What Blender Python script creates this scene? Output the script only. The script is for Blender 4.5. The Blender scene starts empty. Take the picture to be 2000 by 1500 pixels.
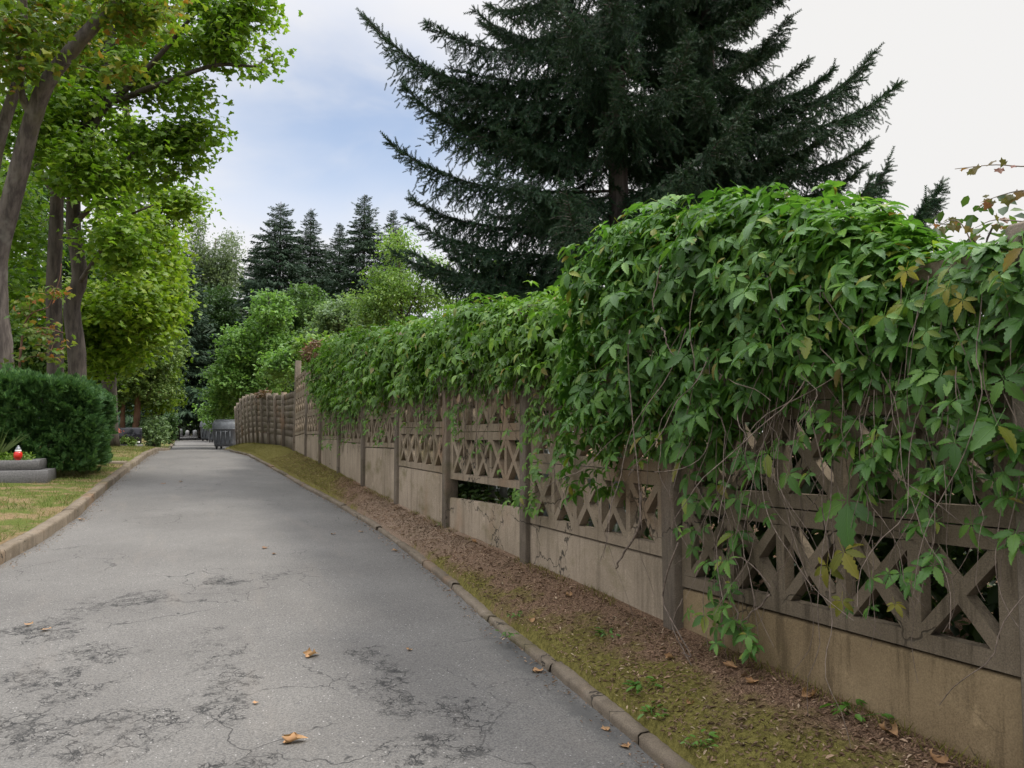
import bpy, math, random
import numpy as np
from mathutils import Vector, Matrix, noise as mnoise

rng = np.random.default_rng(11)
random.seed(5)
S = bpy.context.scene
C = S.collection
rad = math.radians

# ------------------------------------------------------------------ camera geometry (metres; road runs along +Y)
FPX, PSI, EYE = 1502.0, rad(23.08), 1.45
PIT = math.atan((846 - 750) / FPX)
CF = np.array([math.sin(PSI) * math.cos(PIT), math.cos(PSI) * math.cos(PIT), math.sin(PIT)])
CR = np.array([math.cos(PSI), -math.sin(PSI), 0.0])
CU = np.cross(CR, CF)
CAM = np.array([0, 0, EYE])


def ray(px, py):
    return CF + (px - 1000) / FPX * CR - (py - 750) / FPX * CU


def P(px, py, zc):                     # point at a given depth
    return CAM + zc * ray(px, py)


def atX(px, py, X):                    # point on the plane x = X
    d = ray(px, py)
    return CAM + d * (X / d[0])


# ------------------------------------------------------------------ terrain
PY = [-60, 0, 22, 30, 47, 64, 85, 120, 400]
PZ = [-1.2, 0, .85, .83, .50, .70, .98, 1.12, 1.2]
KL = ([-60, 0, 5, 8, 9.2, 10.9, 13.4, 17, 21.4, 43, 60, 80, 130, 400], [-3.6, -2.6, -1.95, -1.45, -1.3, -1.18, -1.13, -1.04, -.85, -.7, -.62, -.6, -.6, -.6])
KR = ([-60, 0, 2.7, 3.6, 5, 6, 7.5, 9.4, 11.2, 14.2, 18.6, 21.3, 27.4, 33, 38, 44, 80, 400], [1.7, 1.78, 1.82, 1.87, 1.92, 1.99, 2.05, 2.08, 2.03, 1.9, 1.77, 1.64, 1.53, 1.5, 1.7, 2.9, 3.0, 3.0])


def prof(y): return np.interp(y, PY, PZ)
def kerbl(y): return np.interp(y, *KL)
def kerbr(y): return np.interp(y, *KR)


def wob(x, y, s=1.0, seed=0):
    return (np.sin(x * 2.1 * s + 1.3 + seed) * np.cos(y * 1.7 * s + .4) + .6 * np.sin(x * 4.7 * s + y * 3.9 * s + seed * 2) + .4 * np.cos(x * 9.1 * s - y * 7.3 * s)) / 2


def H(x, y):                           # ground height beside the road
    x = np.asarray(x, float); y = np.asarray(y, float)
    a = kerbl(y); b = kerbr(y)
    dl = np.clip(a - x, 0, None); dr = np.clip(x - b, 0, None)
    z = prof(y)
    zl = z + .085 + .10 * (1 - np.exp(-dl / 1.5)) + .015 * wob(x, y)
    w = np.clip(dr / .68, 0, 1)
    zr = z + .045 + .21 * w ** .85 + .012 * wob(x, y, 2)
    far = np.clip((y - 34) / 8, 0, 1)
    zr = zr * (1 - far) + (z + .05) * far
    return np.where(x < (a + b) / 2, zl, zr)


def Hs(x, y): return float(H(x, y))


def gbase(px, zc):
    p = P(px, 846, zc)
    return np.array([p[0], p[1], Hs(p[0], p[1])])


# ------------------------------------------------------------------ mesh helpers
class G:
    def __init__(s):
        s.v, s.f, s.n, s.uv = [], [], 0, []

    def add(s, v, f, uv=None):
        v = np.asarray(v, float).reshape(-1, 3)
        f = np.asarray(f, int)
        if f.ndim == 1: f = f.reshape(1, -1)
        s.v.append(v); s.f.append(f + s.n); s.n += len(v)
        s.uv.append(np.zeros((len(v), 2)) if uv is None else uv)
        return s

    def box(s, lo, hi, M=None, chamfer=0.0):
        x0, y0, z0 = lo; x1, y1, z1 = hi
        if chamfer:
            c = chamfer
            v = []
            for z, o in ((z0, c), (z0 + c, 0), (z1 - c, 0), (z1, c)):
                xa, xb, ya, yb = x0 + o, x1 - o, y0 + o, y1 - o
                k = c if o == 0 else 0
                v += [(xa + k, ya, z), (xb - k, ya, z), (xb, ya + k, z), (xb, yb - k, z), (xb - k, yb, z), (xa + k, yb, z), (xa, yb - k, z), (xa, ya + k, z)]
            v = np.array(v, float)
            q = [(r * 8 + i, r * 8 + (i + 1) % 8, r * 8 + 8 + (i + 1) % 8, r * 8 + 8 + i) for r in range(3) for i in range(8)]
            if M is not None: v = v @ np.asarray(M)[:3, :3].T + np.asarray(M)[:3, 3]
            n = s.n
            s.add(v, q)
            s.f.append(np.array([[n + i for i in range(7, -1, -1)]])); s.f.append(np.array([[n + 24 + i for i in range(8)]]))
            return s
        v = np.array([(x0, y0, z0), (x1, y0, z0), (x1, y1, z0), (x0, y1, z0), (x0, y0, z1), (x1, y0, z1), (x1, y1, z1), (x0, y1, z1)], float)
        if M is not None: v = v @ np.asarray(M)[:3, :3].T + np.asarray(M)[:3, 3]
        return s.add(v, [(3, 2, 1, 0), (4, 5, 6, 7), (0, 1, 5, 4), (1, 2, 6, 5), (2, 3, 7, 6), (3, 0, 4, 7)])

    def tube(s, path, r, sides=6, cap=True):
        p = np.asarray(path, float); n = len(p)
        r = np.broadcast_to(np.asarray(r, float), (n,))
        t = np.gradient(p, axis=0); t /= np.linalg.norm(t, axis=1)[:, None] + 1e-9
        ref = np.array([0, 0, 1.0]) if abs(t[0, 2]) < .9 else np.array([1.0, 0, 0])
        u = np.cross(t, ref)
        bad = np.linalg.norm(u, axis=1) < 1e-3
        u[bad] = np.cross(t[bad], np.array([.3, 1, .2]))
        u /= np.linalg.norm(u, axis=1)[:, None]
        for i in range(1, n):
            if u[i] @ u[i - 1] < 0: u[i] = -u[i]
        w = np.cross(t, u)
        a = np.arange(sides) * 2 * math.pi / sides
        v = p[:, None] + r[:, None, None] * (np.cos(a)[None, :, None] * u[:, None] + np.sin(a)[None, :, None] * w[:, None])
        v = v.reshape(-1, 3)
        i = np.arange(n - 1)[:, None] * sides; j = np.arange(sides)[None]; k = (j + 1) % sides
        f = np.stack([i + j, i + k, i + sides + k, i + sides + j], -1).reshape(-1, 4)
        nb = s.n
        s.add(v, f)
        if cap and sides > 2:
            s.f.append(np.array([[nb + q for q in range(sides - 1, -1, -1)]])); s.f.append(np.array([[nb + (n - 1) * sides + q for q in range(sides)]]))
        return s

    def inst(s, pv, pf, R, T, puv=None):   # many copies of a prototype: R (n,3,3) columns are axes incl. scale, T (n,3)
        R = np.asarray(R); T = np.asarray(T); n = len(T); k = len(pv)
        if n == 0: return s
        v = np.einsum('nij,kj->nki', R, pv) + T[:, None]
        f = (pf[None] + (np.arange(n) * k)[:, None, None]).reshape(-1, pf.shape[1])
        return s.add(v.reshape(-1, 3), f, None if puv is None else np.tile(puv, (n, 1)))

    def build(s, name, mat, parent=None, smooth=False, uv=False):
        me = bpy.data.meshes.new(name)
        v = np.concatenate(s.v)
        tot = np.concatenate([np.full(len(f), f.shape[1]) for f in s.f])
        li = np.concatenate([f.ravel() for f in s.f])
        st = np.concatenate([[0], np.cumsum(tot)[:-1]])
        me.vertices.add(len(v)); me.vertices.foreach_set('co', v.ravel().astype(np.float32))
        me.loops.add(len(li)); me.loops.foreach_set('vertex_index', li.astype(np.int32))
        me.polygons.add(len(tot)); me.polygons.foreach_set('loop_start', st.astype(np.int32))
        me.polygons.foreach_set('loop_total', tot.astype(np.int32))
        if smooth: me.polygons.foreach_set('use_smooth', np.ones(len(tot), bool))
        if uv:
            l = me.uv_layers.new(name='UVMap')
            l.data.foreach_set('uv', np.concatenate(s.uv)[li].ravel().astype(np.float32))
        me.materials.append(mat)
        me.update(calc_edges=True); me.validate()
        o = bpy.data.objects.new(name, me); C.objects.link(o)
        if parent is not None:
            o.parent = parent
            o.matrix_parent_inverse = Matrix.Translation(-Vector(parent.location))
        return o


def thing(name, label, cat, loc=(0, 0, 0), group=None):
    o = bpy.data.objects.new(name, None); C.objects.link(o)
    o.empty_display_size = .2
    o.location = Vector([float(c) for c in loc])
    return tag(o, label, cat, group)


def tag(o, label, cat, group=None):
    o['label'] = label; o['category'] = cat
    if group: o['group'] = group
    return o


def struct(o, label=None):
    o['kind'] = 'structure'
    if label: o['label'] = label
    return o


def dup(root, loc, rotz, label, scale=1.0):
    r = root.copy(); C.objects.link(r); r.location = loc; r.rotation_euler = (0, 0, rotz); r.scale = tuple(c * scale for c in root.scale) if scale == 1.0 else (scale,) * 3
    r['label'] = label
    for ch in root.children:
        c = ch.copy(); C.objects.link(c); c.parent = r
        for g in ch.children:
            d = g.copy(); C.objects.link(d); d.parent = c
    return r


def nrm(a):
    a = np.asarray(a, float)
    return a / (np.linalg.norm(a, axis=-1, keepdims=True) + 1e-9)


def frames(d, n, scale):               # columns: d, n x d, n (n made orthogonal to d)
    n = nrm(n); d = d - (d * n).sum(-1, keepdims=True) * n; d = nrm(d)
    R = np.stack([d, np.cross(n, d), n], -1)
    return R * np.asarray(scale).reshape(-1, 1, 1)


def rnd(n): return nrm(rng.normal(size=(n, 3)))


def n3(p, s):                          # cheap noise at many points
    p = np.asarray(p)
    return np.array([mnoise.noise(Vector((float(q[0]) * s, float(q[1]) * s, float(q[2]) * s))) for q in p.reshape(-1, 3)])


def smooth_path(pts, n):
    pts = np.asarray(pts, float); k = len(pts)
    if k == 2: return pts[0] + (pts[1] - pts[0]) * np.linspace(0, 1, n)[:, None]
    q = np.vstack([2 * pts[0] - pts[1], pts, 2 * pts[-1] - pts[-2]])
    out = []
    for t in np.linspace(0, k - 1 - 1e-6, n):
        i = int(t); f = t - i
        a, b, c, d = q[i], q[i + 1], q[i + 2], q[i + 3]
        out.append(.5 * (2 * b + (c - a) * f + (2 * a - 5 * b + 4 * c - d) * f * f + (3 * b - a - 3 * c + d) * f ** 3))
    return np.array(out)


# ------------------------------------------------------------------ material helpers
class N:
    def __init__(s, name):
        s.m = bpy.data.materials.new(name); s.m.use_nodes = True
        s.t = s.m.node_tree; s.t.nodes.clear()
        s.out = s.t.nodes.new('ShaderNodeOutputMaterial')
        s.pos = None

    def node(s, typ, **kw):
        n = s.t.nodes.new(typ)
        for k, v in kw.items(): setattr(n, k, v)
        return n

    def link(s, a, b): s.t.links.new(a, b)

    def put(s, sock, v):
        if isinstance(v, bpy.types.NodeSocket): s.link(v, sock)
        elif isinstance(v, (tuple, list)) and len(v) == 3 and sock.type == 'RGBA': sock.default_value = (*v, 1)
        else: sock.default_value = v

    def P(s):
        if s.pos is None: s.pos = s.node('ShaderNodeNewGeometry').outputs['Position']
        return s.pos

    def scaled(s, sc, src=None):
        n = s.node('ShaderNodeVectorMath', operation='MULTIPLY'); s.link(src or s.P(), n.inputs[0]); n.inputs[1].default_value = sc
        return n.outputs[0]

    def noise(s, scale, detail=4, rough=.55, vec=None, dist=0, out='Fac'):
        n = s.node('ShaderNodeTexNoise'); s.link(vec or s.P(), n.inputs['Vector'])
        n.inputs['Scale'].default_value = scale; n.inputs['Detail'].default_value = detail
        n.inputs['Roughness'].default_value = rough; n.inputs['Distortion'].default_value = dist
        return n.outputs[out]

    def voro(s, scale, feature='F1', vec=None, out='Distance', rand=1):
        n = s.node('ShaderNodeTexVoronoi', feature=feature); s.link(vec or s.P(), n.inputs['Vector'])
        n.inputs['Scale'].default_value = scale; n.inputs['Randomness'].default_value = rand
        return n.outputs[out]

    def ramp(s, v, a, b, lo=0., hi=1.):
        n = s.node('ShaderNodeMapRange', interpolation_type='SMOOTHSTEP'); s.put(n.inputs['Value'], v)
        n.inputs['From Min'].default_value = a; n.inputs['From Max'].default_value = b
        n.inputs['To Min'].default_value = lo; n.inputs['To Max'].default_value = hi
        return n.outputs[0]

    def mix(s, f, a, b, mode='MIX'):
        n = s.node('ShaderNodeMix', data_type='RGBA', blend_type=mode)
        s.put(n.inputs[0], f); s.put(n.inputs[6], a); s.put(n.inputs[7], b)
        return n.outputs[2]

    def math(s, op, a, b=0.0, clamp=False):
        n = s.node('ShaderNodeMath', operation=op, use_clamp=clamp); s.put(n.inputs[0], a); s.put(n.inputs[1], b)
        return n.outputs[0]

    def warp(s, scale, amt, vec=None):
        n = s.noise(scale, 3, .6, vec, out='Color')
        a = s.node('ShaderNodeVectorMath', operation='SUBTRACT'); s.link(n, a.inputs[0]); a.inputs[1].default_value = (.5, .5, .5)
        b = s.node('ShaderNodeVectorMath', operation='SCALE'); s.link(a.outputs[0], b.inputs[0]); b.inputs[3].default_value = amt
        c = s.node('ShaderNodeVectorMath', operation='ADD'); s.link(vec or s.P(), c.inputs[0]); s.link(b.outputs[0], c.inputs[1])
        return c.outputs[0]

    def blob(s, cx, cy, rx, ry, vec=None):     # 1 at the centre, 0 beyond the radius, in plan
        a = s.node('ShaderNodeVectorMath', operation='SUBTRACT'); s.link(vec or s.P(), a.inputs[0]); a.inputs[1].default_value = (cx, cy, 0)
        b = s.node('ShaderNodeVectorMath', operation='MULTIPLY'); s.link(a.outputs[0], b.inputs[0]); b.inputs[1].default_value = (1 / rx, 1 / ry, 0)
        c = s.node('ShaderNodeVectorMath', operation='LENGTH'); s.link(b.outputs[0], c.inputs[0])
        return s.ramp(c.outputs['Value'], 1.15, .1)

    def bump(s, h, strength=.5, dist=.01):
        n = s.node('ShaderNodeBump'); s.link(h, n.inputs['Height']); n.inputs['Strength'].default_value = strength; n.inputs['Distance'].default_value = dist
        return n.outputs[0]

    def bsdf(s, col, rough=.8, spec=.3, normal=None, metal=0.):
        b = s.node('ShaderNodeBsdfPrincipled')
        s.put(b.inputs['Base Color'], col); s.put(b.inputs['Roughness'], rough)
        b.inputs['Specular IOR Level'].default_value = spec; b.inputs['Metallic'].default_value = metal
        if normal is not None: s.link(normal, b.inputs['Normal'])
        return b

    def done(s, b):
        s.link(b.outputs[0], s.out.inputs['Surface']); return s.m


def leafmat(name, cols, trans=.35, rough=.45, spec=.35, nscale=.6, patch=None, vein=False, tboost=(1.5, 1.6, .9)):
    m = N(name)
    r = m.node('ShaderNodeNewGeometry').outputs['Random Per Island']
    cr = m.node('ShaderNodeValToRGB'); e = cr.color_ramp.elements
    while len(e) < len(cols): e.new(.5)
    for i, (p, c) in enumerate(cols): e[i].position = p; e[i].color = (*c, 1)
    m.link(r, cr.inputs[0])
    c = cr.outputs[0]
    n = m.noise(nscale, 2)
    c = m.mix(m.ramp(n, .3, .7), c, m.mix(1, c, (.68, .74, .72), 'MULTIPLY'))
    if patch: c = m.mix(m.math('MULTIPLY', m.ramp(m.noise(patch[1], 2, vec=m.scaled((1, 1, 1.01))), patch[2], patch[2] + .12), m.ramp(r, .1, .9)), c, patch[0])
    nor = None
    if vein:
        uvn = m.node('ShaderNodeUVMap').outputs[0]
        sep = m.node('ShaderNodeSeparateXYZ'); m.link(uvn, sep.inputs[0])
        av = m.math('ABSOLUTE', sep.outputs[1])
        k = m.math('SUBTRACT', m.math('MULTIPLY', sep.outputs[0], 9.0), m.math('MULTIPLY', av, 4.0))
        lines = m.ramp(m.math('ABSOLUTE', m.math('SUBTRACT', m.math('FRACT', k), .5)), .12, .02)
        mid = m.ramp(av, .10, .02)
        vn = m.math('MAXIMUM', m.math('MULTIPLY', lines, .5), mid)
        c = m.mix(m.math('MULTIPLY', vn, .35), c, m.mix(1, c, (1.7, 1.6, 1.6), 'MULTIPLY'))
        nor = m.bump(vn, .35, .004)
    b = m.bsdf(c, rough, spec, nor)
    t = m.node('ShaderNodeBsdfTranslucent'); m.link(m.mix(1, c, tboost, 'MULTIPLY'), t.inputs[0])
    mx = m.node('ShaderNodeMixShader'); mx.inputs[0].default_value = trans
    m.link(b.outputs[0], mx.inputs[1]); m.link(t.outputs[0], mx.inputs[2])
    return m.done(mx)


def barkmat(name, a, b, c=None, moss=None):
    m = N(name)
    v = m.scaled((1, 1, .22))
    n = m.noise(9, 6, .65, v)
    col = m.mix(m.ramp(n, .35, .65), a, b)
    p = m.noise(2.2, 3)
    if c: col = m.mix(m.ramp(p, .55, .72), col, c)
    if moss: col = m.mix(m.ramp(m.noise(1.3, 4, vec=m.scaled((1.1, .9, .6))), .5, .68, 0, .7), col, moss)
    return m.done(m.bsdf(col, .9, .15, m.bump(n, .9, .03)))


def flat(name, col, rough=.6, spec=.4, var=.25, scale=6, metal=0., bump=.2):
    m = N(name)
    n = m.noise(scale, 5, .6)
    c = m.mix(m.ramp(n, .3, .7), tuple(x * (1 - var) for x in col), tuple(min(1, x * (1 + var)) for x in col))
    return m.done(m.bsdf(c, rough, spec, m.bump(m.noise(scale * 12, 4), bump, .004), metal))


# ------------------------------------------------------------------ ground, road, kerbs
def asphalt():
    m = N('asphalt')
    w = m.warp(11, .16); w2 = m.warp(2.2, .35)
    big = m.noise(.7, 4, .6)
    c = m.mix(m.ramp(big, .3, .7), (.102, .097, .091), (.132, .126, .118))
    grain = m.noise(260, 3, .7)
    c = m.mix(m.ramp(grain, .25, .75), m.mix(1, c, (.72, .72, .73), 'MULTIPLY'), m.mix(1, c, (1.25, 1.25, 1.24), 'MULTIPLY'))
    ag = m.noise(95, 4, .75)
    c = m.mix(m.ramp(ag, .3, .7), m.mix(1, c, (.66, .66, .66), 'MULTIPLY'), m.mix(1, c, (1.36, 1.35, 1.33), 'MULTIPLY'))
    st = m.voro(75, out='Color'); sp = m.node('ShaderNodeSeparateColor'); m.link(st, sp.inputs[0])
    c = m.mix(m.math('MULTIPLY', m.ramp(sp.outputs[0], .93, .97), m.ramp(m.voro(75), .36, .2)), c, (.30, .29, .275))
    c = m.mix(m.math('MULTIPLY', m.ramp(sp.outputs[1], .86, .92), m.ramp(m.voro(75), .45, .25)), c, (.07, .07, .07))
    # worn, crazed patches in the wheel tracks
    bl = [(.22, 4.15, .27, .62), (.25, 4.9, .22, .5), (-.45, 4.75, .5, .7), (-.3, 3.8, .45, .45), (-.75, 3.8, .4, .6), (.99, 3.85, .26, .6), (.97, 3.15, .36, .42), (1.0, 4.45, .18, .45), (-.35, 6.15, .45, .5), (-.75, 5.6, .4, .45), (.3, 6.6, .25, .5), (.2, 3.1, .4, .4), (1.25, 3.6, .25, .5)]
    tot = None
    for q in bl:
        b = m.blob(*q, vec=w2); tot = b if tot is None else m.math('MAXIMUM', tot, b)
    core = m.math('MAXIMUM', m.blob(.22, 3.95, .13, .36, w), m.blob(.97, 3.75, .15, .34, w))
    tot = m.math('MULTIPLY', tot, m.ramp(m.noise(3.1, 4, .65), .36, .62))
    tot = m.math('MAXIMUM', tot, m.math('MULTIPLY', core, .95))
    e1 = m.voro(8.5, 'DISTANCE_TO_EDGE', w)
    e2 = m.voro(21, 'DISTANCE_TO_EDGE', m.warp(16, .05))
    cr = m.math('MULTIPLY', m.math('MULTIPLY', m.ramp(e1, .045, .006), m.ramp(m.noise(4.3, 3), .36, .56)), m.ramp(tot, .1, .45))
    cr = m.math('MAXIMUM', cr, m.math('MULTIPLY', m.ramp(e2, .05, .01), m.math('MULTIPLY', m.ramp(tot, .5, .85), m.ramp(m.noise(5.5, 3), .45, .6))))
    e3 = m.voro(1.5, 'DISTANCE_TO_EDGE', m.warp(3.5, .32))
    near = m.math('MAXIMUM', m.ramp(m.noise(.45, 2), .46, .54), m.blob(.6, 3.6, 1.6, 1.6))
    rg = m.ramp(m.math('ABSOLUTE', m.math('SUBTRACT', m.noise(7.5, 5, .62, dist=.7), .5)), .012, .003)
    cr = m.math('MAXIMUM', cr, m.math('MULTIPLY', rg, m.ramp(tot, .18, .55)))
    cr3 = m.math('MULTIPLY', m.math('MULTIPLY', m.ramp(e3, .008, .002), m.ramp(m.noise(1.7, 3), .44, .54)), near)
    cr = m.math('MAXIMUM', cr, m.math('MULTIPLY', cr3, .8))
    dirt = m.math('MULTIPLY', m.ramp(tot, .2, .7), m.ramp(m.noise(10, 8, .82), .50, .60))
    c = m.mix(m.math('MULTIPLY', dirt, .85), c, (.030, .029, .028))
    c = m.mix(m.math('MULTIPLY', cr, .9), c, (.018, .018, .018))
    wet = m.math('MULTIPLY', m.math('MAXIMUM', m.blob(1.86, 4.2, .17, .75, w), m.blob(1.8, 3.2, .1, .6, w)), .75)
    c = m.mix(wet, c, (.06, .06, .058))
    # pale dust along the kerbs
    c = m.mix(m.ramp(m.noise(1.6, 5, .6, m.scaled((2.5, .5, 1))), .52, .75, 0, .25), c, (.17, .15, .13))
    h = m.math('SUBTRACT', m.math('ADD', m.math('MULTIPLY', grain, .3), m.math('MULTIPLY', ag, .5)), cr)
    return m.done(m.bsdf(c, .88, .25, m.bump(h, .6, .006)))


def verge_mat():
    m = N('mossy_soil')
    sep = m.node('ShaderNodeSeparateXYZ'); m.link(m.P(), sep.inputs[0])
    big = m.noise(1.1, 5, .65); mid = m.noise(5, 5, .65); fine = m.noise(60, 4, .7)
    soil = m.mix(m.ramp(fine, .3, .7), (.072, .044, .030), (.175, .110, .070))
    litter = m.mix(m.ramp(m.noise(120, 3, .7), .42, .62), soil, (.28, .18, .115))
    moss = m.mix(m.ramp(m.noise(38, 4, .7), .3, .7), (.090, .078, .020), (.205, .178, .052))
    f = m.math('ADD', m.math('MULTIPLY', m.math('SUBTRACT', sep.outputs[0], 2.19), 2.3), m.math('MULTIPLY', m.math('SUBTRACT', big, .5), 2.6))
    f = m.math('ADD', f, m.math('MULTIPLY', m.math('SUBTRACT', mid, .5), 1.4))
    f = m.math('ADD', f, m.math('MULTIPLY', m.blob(2.5, 8.6, .62, 3.2), 1.2))
    f = m.math('SUBTRACT', f, m.ramp(sep.outputs[1], 11.5, 15, 0, 1.3))
    pale = m.mix(m.math('MULTIPLY', m.blob(2.4, 8.6, .8, 3.4), .6), litter, m.mix(m.ramp(m.noise(90, 4, .75), .38, .62), (.11, .075, .05), (.46, .36, .27)))
    right = m.mix(m.ramp(f, -.25, .25), moss, pale)
    dry = m.mix(m.ramp(m.noise(30, 4, .7), .3, .7), (.15, .10, .055), (.27, .20, .11))
    gr = m.mix(m.ramp(m.noise(45, 4, .7), .3, .7), (.05, .075, .015), (.13, .15, .035))
    left = m.mix(m.ramp(m.noise(1.7, 5, .7), .46, .6), gr, dry)
    c = m.mix(m.ramp(sep.outputs[0], .2, .6), left, right)
    return m.done(m.bsdf(c, .95, .1, m.bump(m.math('ADD', m.noise(50, 5, .75), mid), .9, .03)))


def concrete(name, a, b, moss, streak=.5):
    m = N(name)
    v = m.scaled((3, 3, .5))
    c = m.mix(m.ramp(m.noise(1.4, 6, .65), .3, .7), a, b)
    c = m.mix(m.ramp(m.noise(3.4, 6, .7, m.scaled((3, 3, .28))), .50, .66, 0, streak), c, tuple(x * .52 for x in a))
    c = m.mix(m.ramp(m.noise(5.2, 6, .75), .60, .70, 0, .55), c, tuple(min(1, x * 1.35) for x in b))
    c = m.mix(m.ramp(m.noise(1.1, 6, .7, m.scaled((1, 1, 1.8))), .52, .72, 0, .75), c, moss)
    c = m.mix(m.ramp(m.noise(.8, 4, .6, m.scaled((1.2, 1, .9))), .56, .7, 0, .55), c, (.23, .135, .075))
    g = m.noise(160, 3, .7)
    c = m.mix(m.ramp(g, .25, .75), m.mix(1, c, (.75, .75, .75), 'MULTIPLY'), m.mix(1, c, (1.22, 1.22, 1.22), 'MULTIPLY'))
    pit = m.voro(55)
    c = m.mix(m.ramp(pit, .16, .05, 0, .45), c, (.06, .05, .04))
    ck = m.math('MULTIPLY', m.ramp(m.voro(1.7, 'DISTANCE_TO_EDGE', m.warp(5, .3)), .012, .003), m.ramp(m.noise(.9, 2), .5, .58))
    c = m.mix(m.math('MULTIPLY', ck, .85), c, (.03, .027, .022))
    h = m.math('SUBTRACT', m.math('ADD', m.math('MULTIPLY', g, .3), m.noise(14, 5, .65)), ck)
    return m.done(m.bsdf(c, .92, .15, m.bump(h, .6, .012)))


M_ASPH = asphalt(); M_VERGE = verge_mat()
M_CONC = concrete('weathered_concrete', (.225, .180, .128), (.310, .250, .185), (.105, .090, .035))
M_CONCN = concrete('shade_toned_concrete', (.115, .092, .064), (.178, .143, .102), (.085, .075, .028), .7)  # lattice copy for the nearest bays, creeper and spruce shade put into its colour
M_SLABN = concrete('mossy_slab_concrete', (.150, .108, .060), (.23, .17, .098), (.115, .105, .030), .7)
M_POST = concrete('post_concrete', (.14, .115, .090), (.21, .175, .135), (.085, .080, .04))
M_SLAB = concrete('slab_concrete', (.15, .122, .095), (.225, .19, .145), (.11, .10, .055), .7)
M_KERB = concrete('kerb_concrete', (.120, .096, .070), (.185, .152, .115), (.085, .072, .028), .4)

ys = np.concatenate([np.arange(-60, -4, 4), np.arange(-4, 30, .25), np.arange(30, 130, 1.5), np.array([140, 160, 200, 300, 400])])
g = G()
lo = [-250, -120, -60, -30, -16, -9, -6, -4.4, -3.2, -2.2, -1.5, -1.0, -.6, -.35, -.12]
ro = [.09, .16, .24, .33, .43, .55, .68, .85, 1.1, 1.6, 2.6, 4.5, 8, 16, 40, 100, 250]
cols = []
for o in lo:
    x = kerbl(ys) + o; cols.append(np.stack([x, ys, H(x, ys)], -1))
cols.append(np.stack([kerbl(ys) - .03, ys, prof(ys) - .12], -1))
cols.append(np.stack([kerbr(ys) + .02, ys, prof(ys) - .12], -1))
for o in ro:
    x = kerbr(ys) + o; cols.append(np.stack([x, ys, H(x, ys)], -1))
A = np.stack(cols, 1); nr, nc = A.shape[:2]
ii = np.arange(nr - 1)[:, None] * nc + np.arange(nc - 1)[None]
quad = np.stack([ii, ii + 1, ii + nc + 1, ii + nc], -1).reshape(-1, 4)
g.add(A.reshape(-1, 3), quad)
struct(g.build('ground', M_VERGE, None, True), 'mossy soil verge and dry lawn either side of the road')

yr = np.concatenate([np.arange(-20, 30, .2), np.arange(30, 132, 1.0)])
g = G(); tt = np.linspace(0, 1, 13)
X = (kerbl(yr)[:, None] - .02) + (kerbr(yr) - kerbl(yr) + .03)[:, None] * tt[None]
Yg = np.repeat(yr[:, None], 13, 1)
Z = prof(yr)[:, None] + .03 * (1 - (2 * tt[None] - 1) ** 2) - .012 + .006 * wob(X, Yg, 1.3)
Vv = np.stack([X, Yg, Z], -1); nr, nc = Vv.shape[:2]
ii = np.arange(nr - 1)[:, None] * nc + np.arange(nc - 1)[None]
g.add(Vv.reshape(-1, 3), np.stack([ii, ii + 1, ii + nc + 1, ii + nc], -1).reshape(-1, 4))
struct(g.build('road', M_ASPH, None, True), 'worn grey asphalt lane with crazed cracks')


def kerb(fn, y0, y1, w, h, side, step, name, label):
    g = G(); y = y0
    while y < y1:
        L = step * random.uniform(.94, 1.04)
        a, b = y + .008, y + L - .008
        nseg = 22
        yy = np.linspace(a, b, nseg)
        dz = random.uniform(-.008, .008); dx = random.uniform(-.01, .01)
        prof2 = [(0, -.12), (.003, h - .025), (.007, h - .006), (.018, h), (w * .6, h + random.uniform(-.004, .006)), (w - .02, h - .004), (w, h - .03), (w, -.12)]
        v = []
        for q in yy:
            x0 = float(fn(q)) + dx; z0 = float(prof(q)) + dz
            for (px, pz) in prof2:
                e = .006 * mnoise.noise(Vector((q * 5, px * 14, pz * 12))) + .008 * mnoise.noise(Vector((q * 23, px * 50, pz * 40)))
                v.append((x0 + side * (px - .0) + e, q, z0 + pz + e))
        k = len(prof2); f = []
        for r in range(nseg - 1):
            for c in range(k - 1):
                qd = (r * k + c, r * k + c + 1, (r + 1) * k + c + 1, (r + 1) * k + c)
                f.append(qd if side > 0 else qd[::-1])
        n = g.n
        g.add(v, f)
        g.f.append(np.array([[n + c for c in range(k)]])); g.f.append(np.array([[n + (nseg - 1) * k + c for c in range(k - 1, -1, -1)]]))
        y += L
    return struct(g.build(name, M_KERB), label)


kerb(kerbr, -6, 36, .10, .03, 1, 1.0, 'kerb', 'low worn concrete kerb below the lattice fence')
kerb(kerbl, -6, 60, .15, .11, -1, 1.0, 'kerb', 'raised concrete kerb beside the lawn')

# ------------------------------------------------------------------ lattice fence
XW = 2.56
fence = thing('lattice_fence', 'long concrete fence of cross pattern lattice panels overgrown with creeper', 'fence', (XW, 10, Hs(XW, 10)))
PYS = [1.63 + 2.0 * n for n in range(-2, 10)]      # post positions along the road
# lattice bottom heights at near and far end of each bay, slab top likewise
BAY = {-2: (.50, .50, .49, .49), -1: (.58, .58, .57, .57), 0: (.655, .612, .642, .600), 1: (.75, .745, .738, .735), 2: (.993, .982, .845, .79), 3: (1.03, 1.045, 1.02, 1.033),
       4: (1.262, 1.245, 1.25, 1.235), 5: (1.30, 1.30, 1.29, 1.29), 6: (1.34, 1.335, 1.33, 1.325), 7: (1.44, 1.42, 1.43, 1.41), 8: (1.47, 1.39, 1.46, 1.38)}
ROW, TH = .48, .055


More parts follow.
